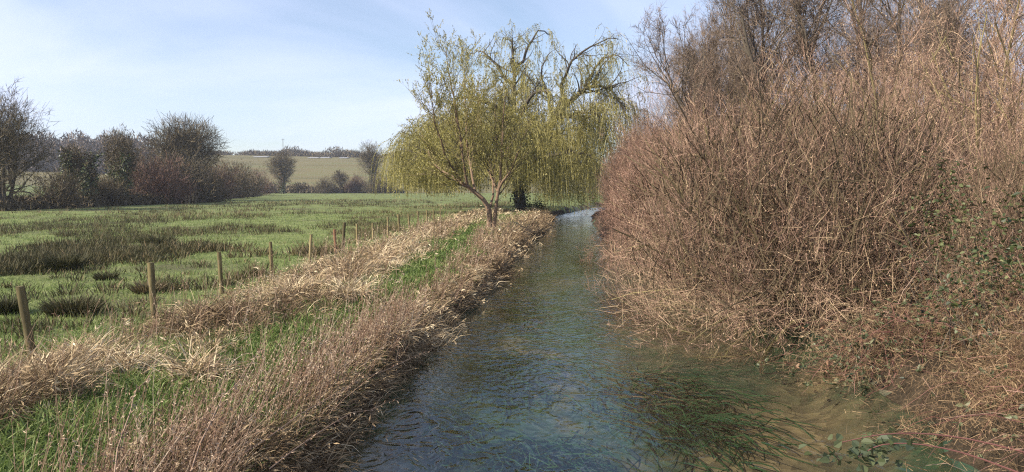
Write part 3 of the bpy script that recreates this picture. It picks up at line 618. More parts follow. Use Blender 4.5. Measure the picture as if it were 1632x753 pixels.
hh = (.14 + .36 * rng.random(nt_) * np.clip(mk * 1.6 - .3, .4, 1.2))[ii] * rnd(rng, m, .6, 1.25)
az = np.arctan2(by - D, bx - x[ii]) + rng.normal(0, .6, m)
mb = MB(); tn = np.clip(.42 + .7 * (fbm(x * .12, d * .06, 70)[ii] - .35) + rng.normal(0, .2, m), 0, 1)
for sel, K_ in ((D < 32, 3), (D >= 32, 2)):
    q_ = int(sel.sum()); ribbons(mb, rng, np.stack([bx, by, gz(bx, by) - .02], -1)[sel], hh[sel], (.008 + .0006 * D)[sel], rnd(rng, q_, .05, .5), az[sel], K_, rnd(rng, q_, 0, .7), tn[sel])
tag(mb.build("rushes", M["rush"]), "brown and olive rushes spread in patches over the meadow", "rushes", kind="stuff")
# single tussocks that stand out
def tussock(px, py, w, h, n, label, seed, tint=.25):
    d = CH * F / (py - 298); g = gp(px, d); rng = np.random.default_rng(seed)
    t = thing("rush_tussock", g, label, "rush tussock", "rush tussocks in the near meadow"); r = w / F * d / 2
    mb = MB(); q = np.sqrt(rng.random(n)) * r * .6; a = rnd(rng, n, 0, 6.28)
    ribbons(mb, rng, np.stack([q * np.cos(a), q * np.sin(a), np.full(n, -.05)], -1), h * rnd(rng, n, .5, 1.1), np.full(n, .012 + .0004 * d), rnd(rng, n, .02, .35) + .5 * q / r, a + rng.normal(0, .4, n), 4, rnd(rng, n, .1, .8), np.clip(rng.normal(tint, .2, n), 0, 1))
    mb.build("blades", M["rush"], t)
tussock(103, 432, 60, .62, 900, "dark rounded rush tussock at the right end of the left edge rush bank", 201, .15)
tussock(45, 428, 80, .55, 900, "olive rush clump touching the left edge, behind the nearest post", 202)
tussock(250, 392, 70, .55, 700, "spiky green rush tussock above the second fence post", 203, .2)
tussock(112, 500, 110, .42, 1100, "wide low rush clump between the two nearest posts", 204, .3)
tussock(232, 470, 60, .35, 600, "small brown tussock just left of the second post", 205, .6)
tussock(6, 500, 40, .42, 500, "dark low tussock at the left edge beside the nearest post", 206, .1)
tussock(165, 447, 40, .3, 400, "small low tussock in open grass between the two nearest posts", 207, .2)

# ------------------------------------------------------------------ left bank: path grass, dry grass bands, stems
rng = np.random.default_rng(43)
n = 48000; d = logd(rng, n, 4.6, 75); u = rng.normal(size=n) * .85; wpath = np.interp(d, [5, 9, 14, 30, 60], [1.3, 1.15, .95, .95, 1.1])
x = xp(d) + u * wpath; x = np.minimum(x, xl(d) - .15 - .2 * rng.random(n)); zc = gz(x, d)
mb = MB(); pt = fbm(x * 1.3, d * 1.3, 80)
hh = (.08 + .18 * pt) * rnd(rng, n, .6, 1.4) * np.interp(d, [5, 12], [1.25, .9])
ribbons(mb, rng, np.stack([x, d, zc - .02], -1), hh, .008 + .0008 * d, rnd(rng, n, .05, .8), rnd(rng, n, 0, 6.28), 3, rnd(rng, n, .2, 1.5), np.clip(.25 + .75 * pt + rng.normal(0, .18, n), 0, 1))
tag(mb.build("path_grass", M["green"]), "lush green grass strip running along the bank", "grass", kind="stuff")

def dry_band(name, label, nc, per, lo, hi, hf, seed, dmin=4.6, dmax=78, gate=.4, lean_az=0.0, mat="dry"):
    """mop-like clumps: blades fan out of a common root and droop"""
    rng = np.random.default_rng(seed); d = logd(rng, nc, dmin, dmax); u = rng.random(nc); a, c = lo(d), hi(d); x = a + (c - a) * u
    g = .5 * fbm(x * .75, d * .45, seed + 3) + .5 * fbm(x * 1.5, d * 1.2, seed + 5, 2); keep = g > gate + .10 * rng.normal(size=nc); x, d, g, u = x[keep], d[keep], g[keep], u[keep]; nc = len(x)
    pers = np.clip((per * np.interp(d, [5, 12, 30, 80], [1.3, 1.1, .7, .45])).astype(int), 6, 200)
    ii = np.repeat(np.arange(nc), pers); m = len(ii); D = d[ii]; rad = (.04 + .17 * rng.random(nc))[ii] * (1 + D / 60)
    q = rng.normal(size=(m, 2)) * rad[:, None]; bx = x[ii] + q[:, 0]; by = D + q[:, 1]
    az = np.arctan2(q[:, 1], q[:, 0]); az = np.where(rng.random(m) < .35, lean_az + rng.normal(0, .8, m), az + rng.normal(0, .5, m))
    hc = hf(u, d) * (.3 + 1.2 * rng.random(nc) ** 1.3) * (.5 + 1.0 * g); hh = hc[ii] * rnd(rng, m, .55, 1.25)
    tc_ = np.clip(.40 + 1.1 * (fbm(x * .6, d * .4, seed + 9) - .5) + rng.normal(0, .2, nc), .03, .97)
    tn = np.clip(tc_[ii] + rng.normal(0, .13, m), 0, 1)
    lodge = 1.0 * sstep(.52, .68, fbm(x * .8, d * .8, seed + 15))
    droop = (.5 + 2.2 * rng.random(nc))[ii]
    mb = MB(); tip_ = np.empty((m, 3)); dr_ = np.empty((m, 3)); b_ = np.stack([bx, by, gz(bx, by) - .03], -1); le_ = rnd(rng, m, .02, .55); cu_ = droop * rnd(rng, m, .4, 1.4) + lodge[ii]
    for sel, K_ in ((D < 22, 4), (D >= 22, 3)):
        P = ribbons(mb, rng, b_[sel], hh[sel], (.0038 + .00048 * D)[sel], le_[sel], az[sel], K_, cu_[sel], tn[sel]); tip_[sel] = P[:, -1]; dr_[sel] = P[:, -1] - P[:, -2]
    hd = rng.random(m) < .08; tip = tip_[hd]; k = len(tip); dr = norm(dr_[hd])
    mb.leaves(np.repeat(tip, 3, 0) + rng.normal(size=(k * 3, 3)) * .02, .09 + .002 * np.repeat(D[hd], 3), .016 + .0006 * np.repeat(D[hd], 3), rng, np.clip(np.repeat(tn[hd], 3) + .2, 0, 1), D=np.repeat(dr, 3, 0) + .4 * rng.normal(size=(k * 3, 3)) + np.array([0, 0, -.4]))
    tag(mb.build(name, M[mat]), label, "dry grass", kind="stuff")
pw = lambda d: np.interp(d, [5, 9, 14, 30, 60], [.95, .82, .50, .48, .5])
hf1 = lambda u, d: np.interp(u, [0, .2, .55, 1], [.12, .26, .50, .24]) * np.interp(d, [5, 11, 15, 30, 50], [1.0, 1.0, 1.35, 1.3, 1.3])
hf2 = lambda u, d: np.interp(u, [0, .4, 1], [.14, .26, .36]) * np.interp(d, [5, 12, 25, 50], [1.15, 1.05, 1.25, 1.9])
dry_band("fence_dry_grass", "band of pale dead grass between the fence posts and the green strip", 2900, 28, lambda d: xfence(d) + .12, lambda d: xp(d) - pw(d), hf1, 301, gate=.485)
dry_band("bank_dry_grass", "band of pale dead grass along the water's edge", 2700, 28, lambda d: xp(d) + pw(d), lambda d: xl(d) + .12, hf2, 302, gate=.485)
# overhanging fringe that trails down to the water
rng = np.random.default_rng(45); n = 12000; d = logd(rng, n, 5, 80); x = xl(d) - rnd(rng, n, -.05, .6)
mb = MB(); ribbons(mb, rng, np.stack([x, d, gz(x, d)], -1), rnd(rng, n, .12, .42), .005 + .0005 * d, rnd(rng, n, .3, 1.1), rng.normal(-.1, .6, n), 4, rnd(rng, n, .6, 2.0), np.clip(rng.normal(.35, .22, n), 0, 1))
tag(mb.build("bank_fringe", M["dry"]), "dead grass fringe trailing from the left bank into the stream", "dry grass", kind="stuff")
# upright dead weed stems
def stems(name, label, n, xa, xb, dmin, dmax, hs, lean, az0, seed, w=.0021, beads=5, azs=.5):
    rng = np.random.default_rng(seed); d = logd(rng, n, dmin, dmax); a, c = xa(d), xb(d); x = a + (c - a) * rng.random(n)
    g = fbm(x * .8, d * .6, seed); kp = g > .33; x, d = x[kp], d[kp]; n = len(x)
    mb = MB(); h = rnd(rng, n, *hs); th = np.abs(rng.normal(lean, .2, n)); az = rng.normal(az0, azs, n)
    dr = np.stack([np.sin(th) * np.cos(az), np.sin(th) * np.sin(az), np.cos(th)], -1)
    P = walk(rng, np.stack([x, d, gz(x, d) - .03], -1), dr, h, 5, up=-.15, wob=.05)
    wd = w * (1 + d / 14); tn = np.clip(rng.normal(.5, .25, n), 0, 1)
    mb.tubes(P, taper(wd * rnd(rng, n, .6, 1.2), 5, .4), tn, 3)
    nb = n * beads; ix = rng.integers(0, n, nb); t = .3 + .7 * rng.random(nb); c_, T_, r_ = at_path(P, taper(wd, 5), ix, t)
    mb.leaves(c_, (.022 + .0012 * d[ix]) * rnd(rng, nb, .5, 1.6), (.006 + .0005 * d[ix]), rng, np.clip(tn[ix] + rng.normal(.15, .2, nb), 0, 1), D=T_ * .6 + .8 * rng.normal(size=(nb, 3)))
    tag(mb.build(name, M["stem"]), label, "dead stems", kind="stuff")
stems("bank_weed_stems", "tall dead weed stems leaning over the near left bank", 1300, lambda d: xp(d) + pw(d) * 1.0, lambda d: xl(d) - .15, 4.6, 15, (.45, 1.25), .38, .4, 401, beads=12, azs=.9)
stems("far_weed_stems", "dead weed stems standing in the dry grass further along the bank", 900, lambda d: xp(d) + pw(d), lambda d: xl(d), 12, 60, (.4, .8), .25, .5, 402)
stems("fence_weed_stems", "dead weed stems standing among the grass beside the fence", 1000, lambda d: xfence(d) + .3, lambda d: xp(d) - pw(d), 6, 55, (.5, 1.0), .22, .6, 403, azs=1.2, beads=7)

def tuft(name, loc, n, h, label, seed, mat="dry", tint=.7, az=None, spread=.12, w=.009, bend=(.8, 2.4), lean=(.1, .7), cat="dry grass tuft"):
    rng = np.random.default_rng(seed); t = thing(name, loc, label, cat); mb = MB(); q = rng.normal(size=(n, 2)) * spread
    a = rnd(rng, n, 0, 6.28) if az is None else rng.normal(az, .5, n)
    P = ribbons(mb, rng, np.stack([q[:, 0], q[:, 1], np.full(n, -.05)], -1), h * rnd(rng, n, .6, 1.15), w * rnd(rng, n, .6, 1.3), rnd(rng, n, *lean), a, 8, rnd(rng, n, *bend), np.clip(rng.normal(tint, .2, n), 0, 1), tipw=.3)
    mb.build("blades", M[mat], t)
x_ = GX(415, 6.6); tuft("sedge_tuft", (x_, 6.6, float(gz(x_, 6.6)) + .05), 60, 1.05, "arching pale sedge blades at the bottom edge beside the water", 501, az=0.0, tint=.85, w=.013, lean=(.3, .8), bend=(1.2, 2.4), spread=.16)
for k_, (px, py, n, h, tint, lab) in enumerate([(306, 610, 420, .62, .62, "pale drooping grass clump at the head of the near green patch"), (186, 600, 350, .55, .72, "straw coloured clump left of the pale drooping clump"),
        (60, 640, 600, .75, .5, "large brown grass mound at the left edge below the nearest post"), (555, 480, 420, .7, .7, "pale feathery grass clump right of the fifth post in the band"), (470, 480, 420, .75, .55, "tall pinkish grass clump below the fourth post"),
        (620, 520, 350, .6, .6, "straw clump on the bank edge halfway down the near bank"), (130, 585, 350, .6, .65, "ragged straw tussock just right of the nearest post")]):
    d = CH * F / (py - 298); tuft("grass_clump", gp(px, d, 0), n, h, lab, 510 + k_, tint=tint, spread=.14, w=.007 + .0005 * d, bend=(.6, 2.3))

# long fallen stems lying across the bank to the water
rng = np.random.default_rng(46)
for k_, (a, c, d0, d1, lab) in enumerate([((360, 740), (690, 560), 6.6, 9.5, "long pale dead stem slanting across the bank to the water, upper one"), ((430, 745), (640, 640), 6.4, 8.2, "long thin dead stem slanting across the bank, lower one"),
                                     ((180, 752), (240, 600), 5.0, 5.6, "tall pale stem rising from the bottom edge in front of the green patch"), ((300, 750), (420, 560), 5.4, 6.6, "bundled pale stem leaning right in the near weeds")]):
    p0 = PX(*a, d0); p1 = PX(*c, d1); p0[2] = max(p0[2], float(gz(p0[0], p0[1])) - .02); s = np.linspace(0, 1, 8)[:, None]
    Q = p0 + (p1 - p0) * s + np.array([0, 0, .12]) * np.sin(s * 3.1) + rng.normal(size=(8, 3)) * .012
    o = thing("dead_stem", p0, lab, "dead stem"); mb = MB(); mb.tubes((Q - p0)[None], np.linspace(.006, .0025, 8)[None], .6, 5); mb.build("stalk", M["stem"], o)
    mb = MB(); ix = rng.integers(0, 7, 40); mb.leaves((Q - p0)[ix] + rng.random((40, 1)) * (Q[ix + 1] - Q[ix]), .04, .012, rng, rnd(rng, 40, .4, 1)); mb.build("dry_leaves", M["stem"], o)

# ------------------------------------------------------------------ willows
def polys(pts_list, d0, K=9, jit=0.0, rng=None):
    out = []
    for pl in pts_list:
        q = np.array([PX(p[0], p[1], d0 + (p[2] if len(p) > 2 else 0)) for p in pl]); s = np.linspace(0, 1, len(q)); u = np.linspace(0, 1, K)
        # smooth resample
        c = np.stack([np.interp(u, s, q[:, i]) for i in range(3)], -1)
        for _ in range(1): c[1:-1] = .25 * c[:-2] + .5 * c[1:-1] + .25 * c[2:]
        if jit: c[1:] += rng.normal(size=(K - 1, 3)) * jit
        out.append(c)
    return np.array(out)
rng = np.random.default_rng(71); d0 = 44.0
lim = [([(779, 368), (781, 345), (778, 328), (762, 308), (740, 295)], .24, .15), ([(785, 368), (789, 345), (795, 310), (797, 265), (800, 215), (806, 150)], .19, .03),
       ([(740, 295), (715, 278, 1), (690, 262, 2), (682, 232, 3), (668, 205, 3.5)], .12, .02), ([(745, 296), (738, 250, -1), (728, 190, -1.5), (716, 120, -2), (712, 82, -2)], .11, .015),
       ([(757, 304), (748, 262, .5), (745, 215, 1), (738, 150, 1.5), (742, 98, 2)], .11, .015), ([(781, 330), (788, 280, 1), (792, 220, 2), (790, 150, 2)], .10, .015),
       ([(796, 300), (812, 275, -.5), (830, 235, -1), (845, 190, -1)], .10, .015), ([(740, 295), (718, 265, -2), (700, 225, -3), (690, 170, -3.5), (684, 130, -4)], .10, .015),
       ([(750, 300), (722, 290, -1), (705, 278, -2), (686, 258, -3)], .08, .015), ([(798, 255), (822, 215, 2), (840, 160, 3)], .07, .012), ([(793, 305), (770, 250, 2), (765, 190, 3), (762, 120, 4)], .09, .012)]
P0 = polys([l[0] for l in lim], d0, 9, .04, rng); R0 = np.array([np.linspace(l[1], l[2], 9) for l in lim]); R0 *= .72; R0[0, 0] *= 1.3; R0[1, 0] *= 1.3
base = np.array([GX(782, d0), d0, float(gz(GX(782, d0), d0))])
P0[:2, 0, 2] = base[2] - .3
n1, n2, n3 = 190, 1500, 6500
P1, R1, _ = grow(rng, P0[1:], R0[1:], n1, (15, 45), .42, 6, up=.45, wob=.09, t0=.15, rf=.5, rmin=.012)
P2, R2, _ = grow(rng, P1, R1, n2, (15, 45), .5, 5, up=.35, wob=.10, t0=.1, rf=.55, rmin=.007, rmax=.014, lmin=.5)
P3, R3, _ = grow(rng, P2, R2, n3, (15, 50), .5, 4, up=.1, wob=.13, t0=.1, rf=.6, rmin=.0045, rmax=.006, lmin=.3)
wt = thing("willow_tree", base, "young twin stemmed willow with reddish trunk and pale buds on the bank", "willow tree")
mb = MB(); mb.tubes(P0 - base, R0, rnd(rng, len(P0), .45, .6), 10); mb.build("trunk", M["bark_willow"], wt, smooth=True)
mb = MB(); mb.tubes(P1 - base, R1, rnd(rng, n1, .3, .9), 4); mb.tubes(P2 - base, R2, rnd(rng, n2, .3, 1), 2, rnd(rng, n2, 0, 6)); mb.build("branches", M["bark_sallow"], wt)
mb = MB(); mb.tubes(P3 - base, R3, rnd(rng, n3), 2, rnd(rng, n3, 0, 6)); nb = 44000; ix = rng.integers(0, n3, nb); c_, T_, _ = at_path(P3, R3, ix, rng.random(nb))
mb.buds(c_ - base, .080 * rnd(rng, nb, .6, 1.5), .042, rng, np.clip(rng.normal(.45, .28, nb), 0, 1), D=T_ + .5 * rng.normal(size=(nb, 3)))
mb.build("crown", M["bud"], wt)

rng = np.random.default_rng(72); d0 = 80.0
lim = [([(831, 338), (830, 300), (827, 260), (824, 215), (821, 160), (817, 110), (815, 62)], .62, .05), ([(829, 275), (850, 232), (882, 200), (900, 162), (932, 138), (958, 132), (985, 150, 2), (1000, 185, 3)], .42, .05),
       ([(900, 165), (893, 130, -2), (915, 95, -3), (945, 68, -4), (985, 62, -5)], .2, .03), ([(884, 200), (872, 150, 2), (860, 110, 3), (880, 75, 4)], .2, .03), ([(932, 138), (950, 105, 2), (975, 85, 3), (1000, 105, 4)], .16, .03),
       ([(824, 215), (795, 175, -3), (760, 155, -5), (722, 160, -7), (700, 195, -8)], .26, .03), ([(821, 150), (795, 110, 2), (770, 80, 3), (748, 85, 4)], .2, .03), ([(819, 120), (840, 80, 1), (855, 50, 2), (880, 55, 3)], .18, .03),
       ([(828, 265), (775, 240, -3), (715, 220, -5), (678, 222, -7), (652, 250, -8)], .3, .04), ([(828, 255), (790, 215, 4), (740, 200, 7), (700, 205, 9), (672, 240, 10)], .28, .03), ([(829, 270), (870, 248, -4), (915, 240, -7), (950, 255, -8)], .26, .03),
       ([(829, 262), (850, 235, 6), (880, 225, 9), (930, 235, 11)], .24, .03), ([(827, 262), (770, 258, -6), (712, 240, -9), (680, 238, -11), (655, 258, -12)], .24, .03), ([(826, 240), (780, 215, 0), (725, 192, 0), (690, 200, 0), (664, 225, 0)], .24, .03), ([(828, 250), (815, 215, -7), (800, 200, -10), (790, 225, -13)], .24, .03), ([(828, 245), (845, 210, 8), (850, 195, 12), (860, 220, 15)], .24, .03),
       ([(890, 190), (925, 178, -5), (960, 185, -8), (985, 215, -9)], .18, .03), ([(822, 190), (850, 150, -5), (870, 140, -8), (890, 170, -10)], .2, .03)]
P0 = polys([l[0] for l in lim], d0, 11, .12, rng); R0 = np.array([np.linspace(l[1], l[2], 11) for l in lim])
base = np.array([GX(831, d0), d0, float(gz(GX(831, d0), d0))]); P0[0, 0, 2] = base[2] - .3
n1, n2 = 320, 2000
P1, R1, _ = grow(rng, P0[1:], R0[1:], n1, (25, 70), .28, 6, up=.1, wob=.2, t0=.15, rf=.5, rmin=.02, lmin=.9)
Pt, Rt, _ = grow(rng, P0[:1, 5:], R0[:1, 5:], 30, (30, 70), .4, 6, up=.2, wob=.18, t0=.1, rf=.5, rmin=.02, lmin=1.0)
P1 = np.concatenate([P1, Pt]); R1 = np.concatenate([R1, Rt])
P2, R2, _ = grow(rng, P1, R1, n2, (20, 70), .5, 5, up=-.1, wob=.2, t0=.15, rf=.55, rmin=.012, rmax=.03, lmin=.6)
ns = 12500; Lp = plen(P2); ix = rng.choice(n2, ns, p=Lp / Lp.sum()); p, T, _ = at_path(P2, R2, ix, .2 + .8 * rng.random(ns))
zmin = np.where(p[:, 0] > 2.5, -.5, 1.2) + rnd(rng, ns, 0, 1.6)
L = np.clip(np.minimum(rnd(rng, ns, 1.5, 9.0) * np.interp(p[:, 2], [8, 11, 14, 19], [1.15, .55, .28, .17]), p[:, 2] - zmin), .35, 9)
PS = walk(rng, p, T * .7 + .3 * rng.normal(size=(ns, 3)), L, 5, up=-4.6, wob=.06)
PS[:, :, 2] = np.maximum(PS[:, :, 2], -.45)
wt = thing("weeping_willow", base, "large weeping willow with yellow green curtains hanging over the stream", "willow tree")
mb = MB(); mb.tubes(P0 - base, R0, rnd(rng, len(P0), .2, .5), 9); mb.tubes(P1 - base, R1, rnd(rng, len(P1), .2, .6), 4); mb.tubes(P2 - base, R2, rnd(rng, n2, .2, .7), 2, rnd(rng, n2, 0, 6)); mb.build("trunk", M["bark_dark"], wt, smooth=True)
mb = MB(); mb.tubes(PS - base, taper(np.full(ns, .013), 5, .6), rnd(rng, ns), 2, rnd(rng, ns, 0, 6)); nb = 84000; ix = rng.choice(ns, nb, p=L / L.sum()); c_, T_, _ = at_path(PS, np.ones((ns, 5)), ix, rng.random(nb))
mb.buds(c_ - base, .20 * rnd(rng, nb, .6, 1.5), .085, rng, np.clip(rng.normal(.5, .25, nb), 0, 1), D=T_ + .7 * rng.normal(size=(nb, 3)))
mb.build("crown", M["willow_leaf"], wt)
mb = MB(); leaf_cloud(rng, mb, (P0[0, :4] - base), np.array([.45, .45, 1.0]), 2600, .18); leaf_cloud(rng, mb, np.array([[1.6, -.3, .3]]), np.array([.5, .5, .3]), 500, .18); mb.build("ivy", M["ivy"], wt)

# ------------------------------------------------------------------ right bank: shrubs and trees
stA, tgA = bush(81, 40, 4.0, 5.0, 320, 2400, 12000, 12000, .0036, droop=.75, r0=.045, base_r=1.1, lean=(3, 92), nbud=46000, bud=.036, nshell=66000, shl=.45, zmin=-.5)
mA = (stA.mesh("stems", M["bark_sallow"]), tgA.mesh("twigs", M["twig_pink"]))
stC, tgC = bush(83, 60, 4.6, 7.6, 460, 3200, 15000, 16000, .0034, droop=.3, r0=.05, base_r=1.5, lean=(2, 62), nbud=34000, bud=.032, lift=1.2)
mC = (stC.mesh("stems", M["bark_sallow"]), tgC.mesh("twigs", M["twig_brown"]))
def shrub(name, loc, label, mesh, rotz, sc, group=None, cat="shrub"):
    return place(name, (loc[0], loc[1], float(gz(loc[0], loc[1]))), label, cat, [("stems", mesh[0]), ("twigs", mesh[1])], rotz=rotz, scale=sc, group=group)
shrub("sallow_shrub", (6.6, 25.5), "pinkish fine twigged shrub bulging over the stream, left of the big lichen covered one", mA, .3, (.95, .95, 1.0))
shrub("sallow_shrub", (8.0, 33.0), "pinkish shrub behind the nearest pink one, beside the stream", mA, 2.1, 1.05)
shrub("sallow_shrub", (9.4, 45.0), "farther pink brown shrub just right of the willow curtain", mA, 4.0, 1.2)
shrub("sallow_shrub", (10.6, 60.0), "rosy hazy shrub rising behind the willow curtain", mA, 5.2, (1.1, 1.1, 1.6))
stB, tgB = bush(82, 52, 4.7, 5.4, 420, 3000, 22000, 16000, .0027, droop=.9, r0=.042, base_r=1.3, lean=(3, 98), nbud=44000, bud=.028, nshell=68000, shl=.42, yellow=.7, zmin=-.5)
mB = (stB.mesh("stems", M["bark_sallow"]), tgB.mesh("twigs", M["twig_brown"]))
shrub("sallow_shrub", (6.8, 17.5), "big lichen covered sallow with yellowish branches dipping into the stream", mB, .0, (1.06, 1.0, 1.03))
shrub("sallow_shrub", (11.4, 19.5), "tallest brown shrub at right, reaching the top of the picture", mC, 1.9, (1.0, 1.0, 1.0))
shrub("sallow_shrub", (11.0, 27.0), "brown shrub behind the big lichen covered sallow", mC, 3.6, (1.1, 1.1, 1.0))
shrub("sallow_shrub", (14.5, 24.0), "tall brown shrub cut by the right edge, sky showing through its top", mC, 2.8, (1.1, 1.1, 1.2))
shrub("sallow_shrub", (9.6, 23.5), "upright brown shrub between the pinkish shrub and the tallest one", mC, 4.4, (.85, .85, .82))
shrub("sallow_shrub", (9.4, 13.0), "shaded brown shrub at the right edge above the brambles", mB, 5.0, (.55, .55, .72))
def alder(px, d, H, spread, seed, label, dens=1.0, rotz=0.):
    tk, cr, lv = tree(seed, H, spread, .2, int(46 * dens), int(420 * dens), int(4600 * dens), int(17000 * dens), .0075, clear=.12, forks=2, up=.7, stem_top=.88)
    rg = np.random.default_rng(seed + 7); Q, RQ = shell(rg, (0, 0, H * .58), (spread * 1.05, spread * 1.05, H * .44), 6000, .8, .0045, depth=.9, lump=.3, sharp=18, nb=60, up=1.0, out=.5); cr.tubes(Q, RQ, rnd(rg, len(Q), .2, 1), 2, rnd(rg, len(Q), 0, 6))
    me = [("trunk", tk.mesh("trunk", M["bark_dark"])), ("crown", cr.mesh("crown", M["twig_alder"]))]
    place("alder_tree", gp(px, d, -.1), label, "tree", me, rotz=rotz); return me
mt1 = alder(1120, 48, 13.0, 4.6, 91, "bare dark tree at the left end of the trees behind the shrubs")
mt2 = alder(1215, 46, 15.5, 5.0, 92, "bare dark tree, second from left behind the shrubs")
place("alder_tree", gp(1310, 43, -.1), "bare dark tree, third from left behind the shrubs", "tree", mt1, rotz=2.5, scale=1.2)
place("alder_tree", gp(1420, 40, -.1), "bare dark tree behind the tallest brown shrub", "tree", mt2, rotz=4.0, scale=1.05)
place("alder_tree", gp(1570, 36, -.1), "bare tree with sky between its limbs near the right edge", "tree", mt1, rotz=1.0, scale=.95)
for k_, (px, d, me, rz, sc, lab) in enumerate([(1165, 58, mt2, .7, 1.15, "bare tree farther back, between the first and second dark trees"), 
        (1365, 54, mt2, 5.1, 1.25, "bare tree farther back, right of the third dark tree"), (1480, 50, mt1, 5.9, 1.4, "bare tree farther back, left of the sky gap near the right edge"), (1075, 62, mt1, 4.4, 1.1, "low bare tree farthest back, beside the clear sky right of the willow")]):
    place("alder_tree", gp(px, d, -.1), lab, "tree", me, rotz=rz, scale=sc)
# ivy on the shaded shrub
rng = np.random.default_rng(95)
def ivy_mass(name, blobs, n, size, label, mat="ivy"):
    b0 = np.array(blobs[0][:3]); b0[2] = float(gz(b0[0], b0[1])); t = thing(name, b0, label, "ivy"); mb = MB(); sp = MB()
    for (x, y, z, r) in blobs:
        k = int(n * r); c = np.array([x, y, z]) + rng.normal(size=(k, 3)) * r * .75; c[:, 2] = np.maximum(c[:, 2], gz(c[:, 0], c[:, 1]) + .03)
        mb.ovals(c - b0, size * rnd(rng, k, .5, 1.4), size * .8 * rnd(rng, k, .7, 1.2), rng, np.clip(rng.normal(.45, .28, k), 0, 1))
        m_ = 10; q = np.array([[x, y, float(gz(x, y))]]) + rng.normal(size=(m_, 3)) * np.array([.2, .2, 0]); P = walk(rng, q, np.array([[0, 0, 1.]]) + .2 * rng.normal(size=(m_, 3)), np.full(m_, max(z - q[0, 2], .3)), 6, wob=.15)
        sp.tubes(P - b0, taper(np.full(m_, .012), 6), rnd(rng, m_), 4)
    mb.build("leaves", M[mat], t); sp.build("vines", M["bark_dark"], t)
def Pz(px, py, d): return tuple(PX(px, py, d))
ivy_mass("ivy_growth", [(*Pz(1600, 395, 11.2), .5), (*Pz(1570, 430, 11.4), .5), (*Pz(1610, 455, 10.8), .55), (*Pz(1545, 480, 11.3), .4), (*Pz(1620, 340, 12.0), .4)], 330, .075, "dark glossy ivy climbing at the right edge above the brambles")
ivy_mass("ivy_growth", [(*Pz(1512, 340, 13.2), .45), (*Pz(1515, 390, 13.2), .4), (*Pz(1508, 300, 13.4), .35)], 420, .07, "ivy clad dark stem in the shade left of the right edge ivy")

# bramble mound at the near right bank
def bramble(name, label, n_c, n_l, cx, cy, rx, ry, hz, seed, tw=.0035, n_d=0):
    rng = np.random.default_rng(seed); z0 = float(gz(cx, cy)); b0 = np.array([cx, cy, z0]); t = thing(name, b0, label, "bramble")
    q = rng.normal(size=(n_c, 2)) * .45; x = cx + q[:, 0] * rx; y = cy + q[:, 1] * ry; zt = gz(x, y); hh = hz * np.exp(-(q ** 2).sum(1))
    p = np.stack([x, y, zt + hh * rng.random(n_c)], -1); dr = rng.normal(size=(n_c, 3)); dr[:, 2] = np.abs(dr[:, 2]) * .5 + .15
    P = walk(rng, p, dr, rnd(rng, n_c, .4, 1.7), 7, up=-1.5, wob=.14); P[:, :, 2] = np.maximum(P[:, :, 2], gz(P[:, :, 0], P[:, :, 1]) + .02)
    P[:, :, 2] = np.maximum(P[:, :, 2], WZ + .02)
    mb = MB(); mb.tubes(P - b0, taper(tw * rnd(rng, n_c, .5, 1.5), 7, .5), np.clip(rng.normal(.45, .3, n_c), 0, 1), 3, rnd(rng, n_c, 0, 6)); mb.build("canes", M["cane"], t)
    if n_d:
        ix = rng.integers(0, n_c, n_d); c, T, _ = at_path(P, np.ones((n_c, 7)), ix, rng.random(n_d)); c = c + rng.normal(size=(n_d, 3)) * .16
        c[:, 2] = np.maximum(c[:, 2], gz(c[:, 0], c[:, 1]) + .02); Q = walk(rng, c, rng.normal(size=(n_d, 3)), rnd(rng, n_d, .04, .17), 2, up=-.1, wob=.3); Q[:, :, 2] = np.maximum(Q[:, :, 2], WZ + .01)
        mb = MB(); mb.tubes(Q - b0, taper(np.full(n_d, .0021), 2, .6), np.clip(rng.normal(.45, .28, n_d), 0, 1), 2, rnd(rng, n_d, 0, 6)); mb.build("dead_twigs", M["litter"], t)
    ix = rng.integers(0, n_c, n_l); c, T, _ = at_path(P, np.ones((n_c, 7)), ix, .3 + .7 * rng.random(n_l))
    c = np.repeat(c, 3, 0); mb = MB(); mb.ovals(c - b0, .07 * rnd(rng, n_l * 3, .5, 1.5), .052, rng, np.repeat(np.clip(rng.normal(.5, .25, n_l), 0, 1), 3)); mb.build("leaves", M["bramble_leaf"], t)
bramble("bramble_thicket", "brown bramble mound filling the bottom right corner", 420, 420, 7.1, 8.9, 1.9, 2.0, .7, 601, n_d=56000)
bramble("bramble_thicket", "bramble mat at the lower right corner, below the two arching canes", 260, 120, 6.0, 6.9, 1.3, 1.0, .35, 604, n_d=16000)
bramble("bramble_thicket", "bramble tangle behind the corner mound, below the ivy", 420, 700, 7.9, 11.3, 1.7, 1.8, 1.2, 602, n_d=26000)
bramble("bramble_thicket", "leafy bramble tangle at the water under the big sallow", 240, 560, 6.0, 12.7, 1.1, 1.1, .85, 603, n_d=7000)
rng = np.random.default_rng(96)
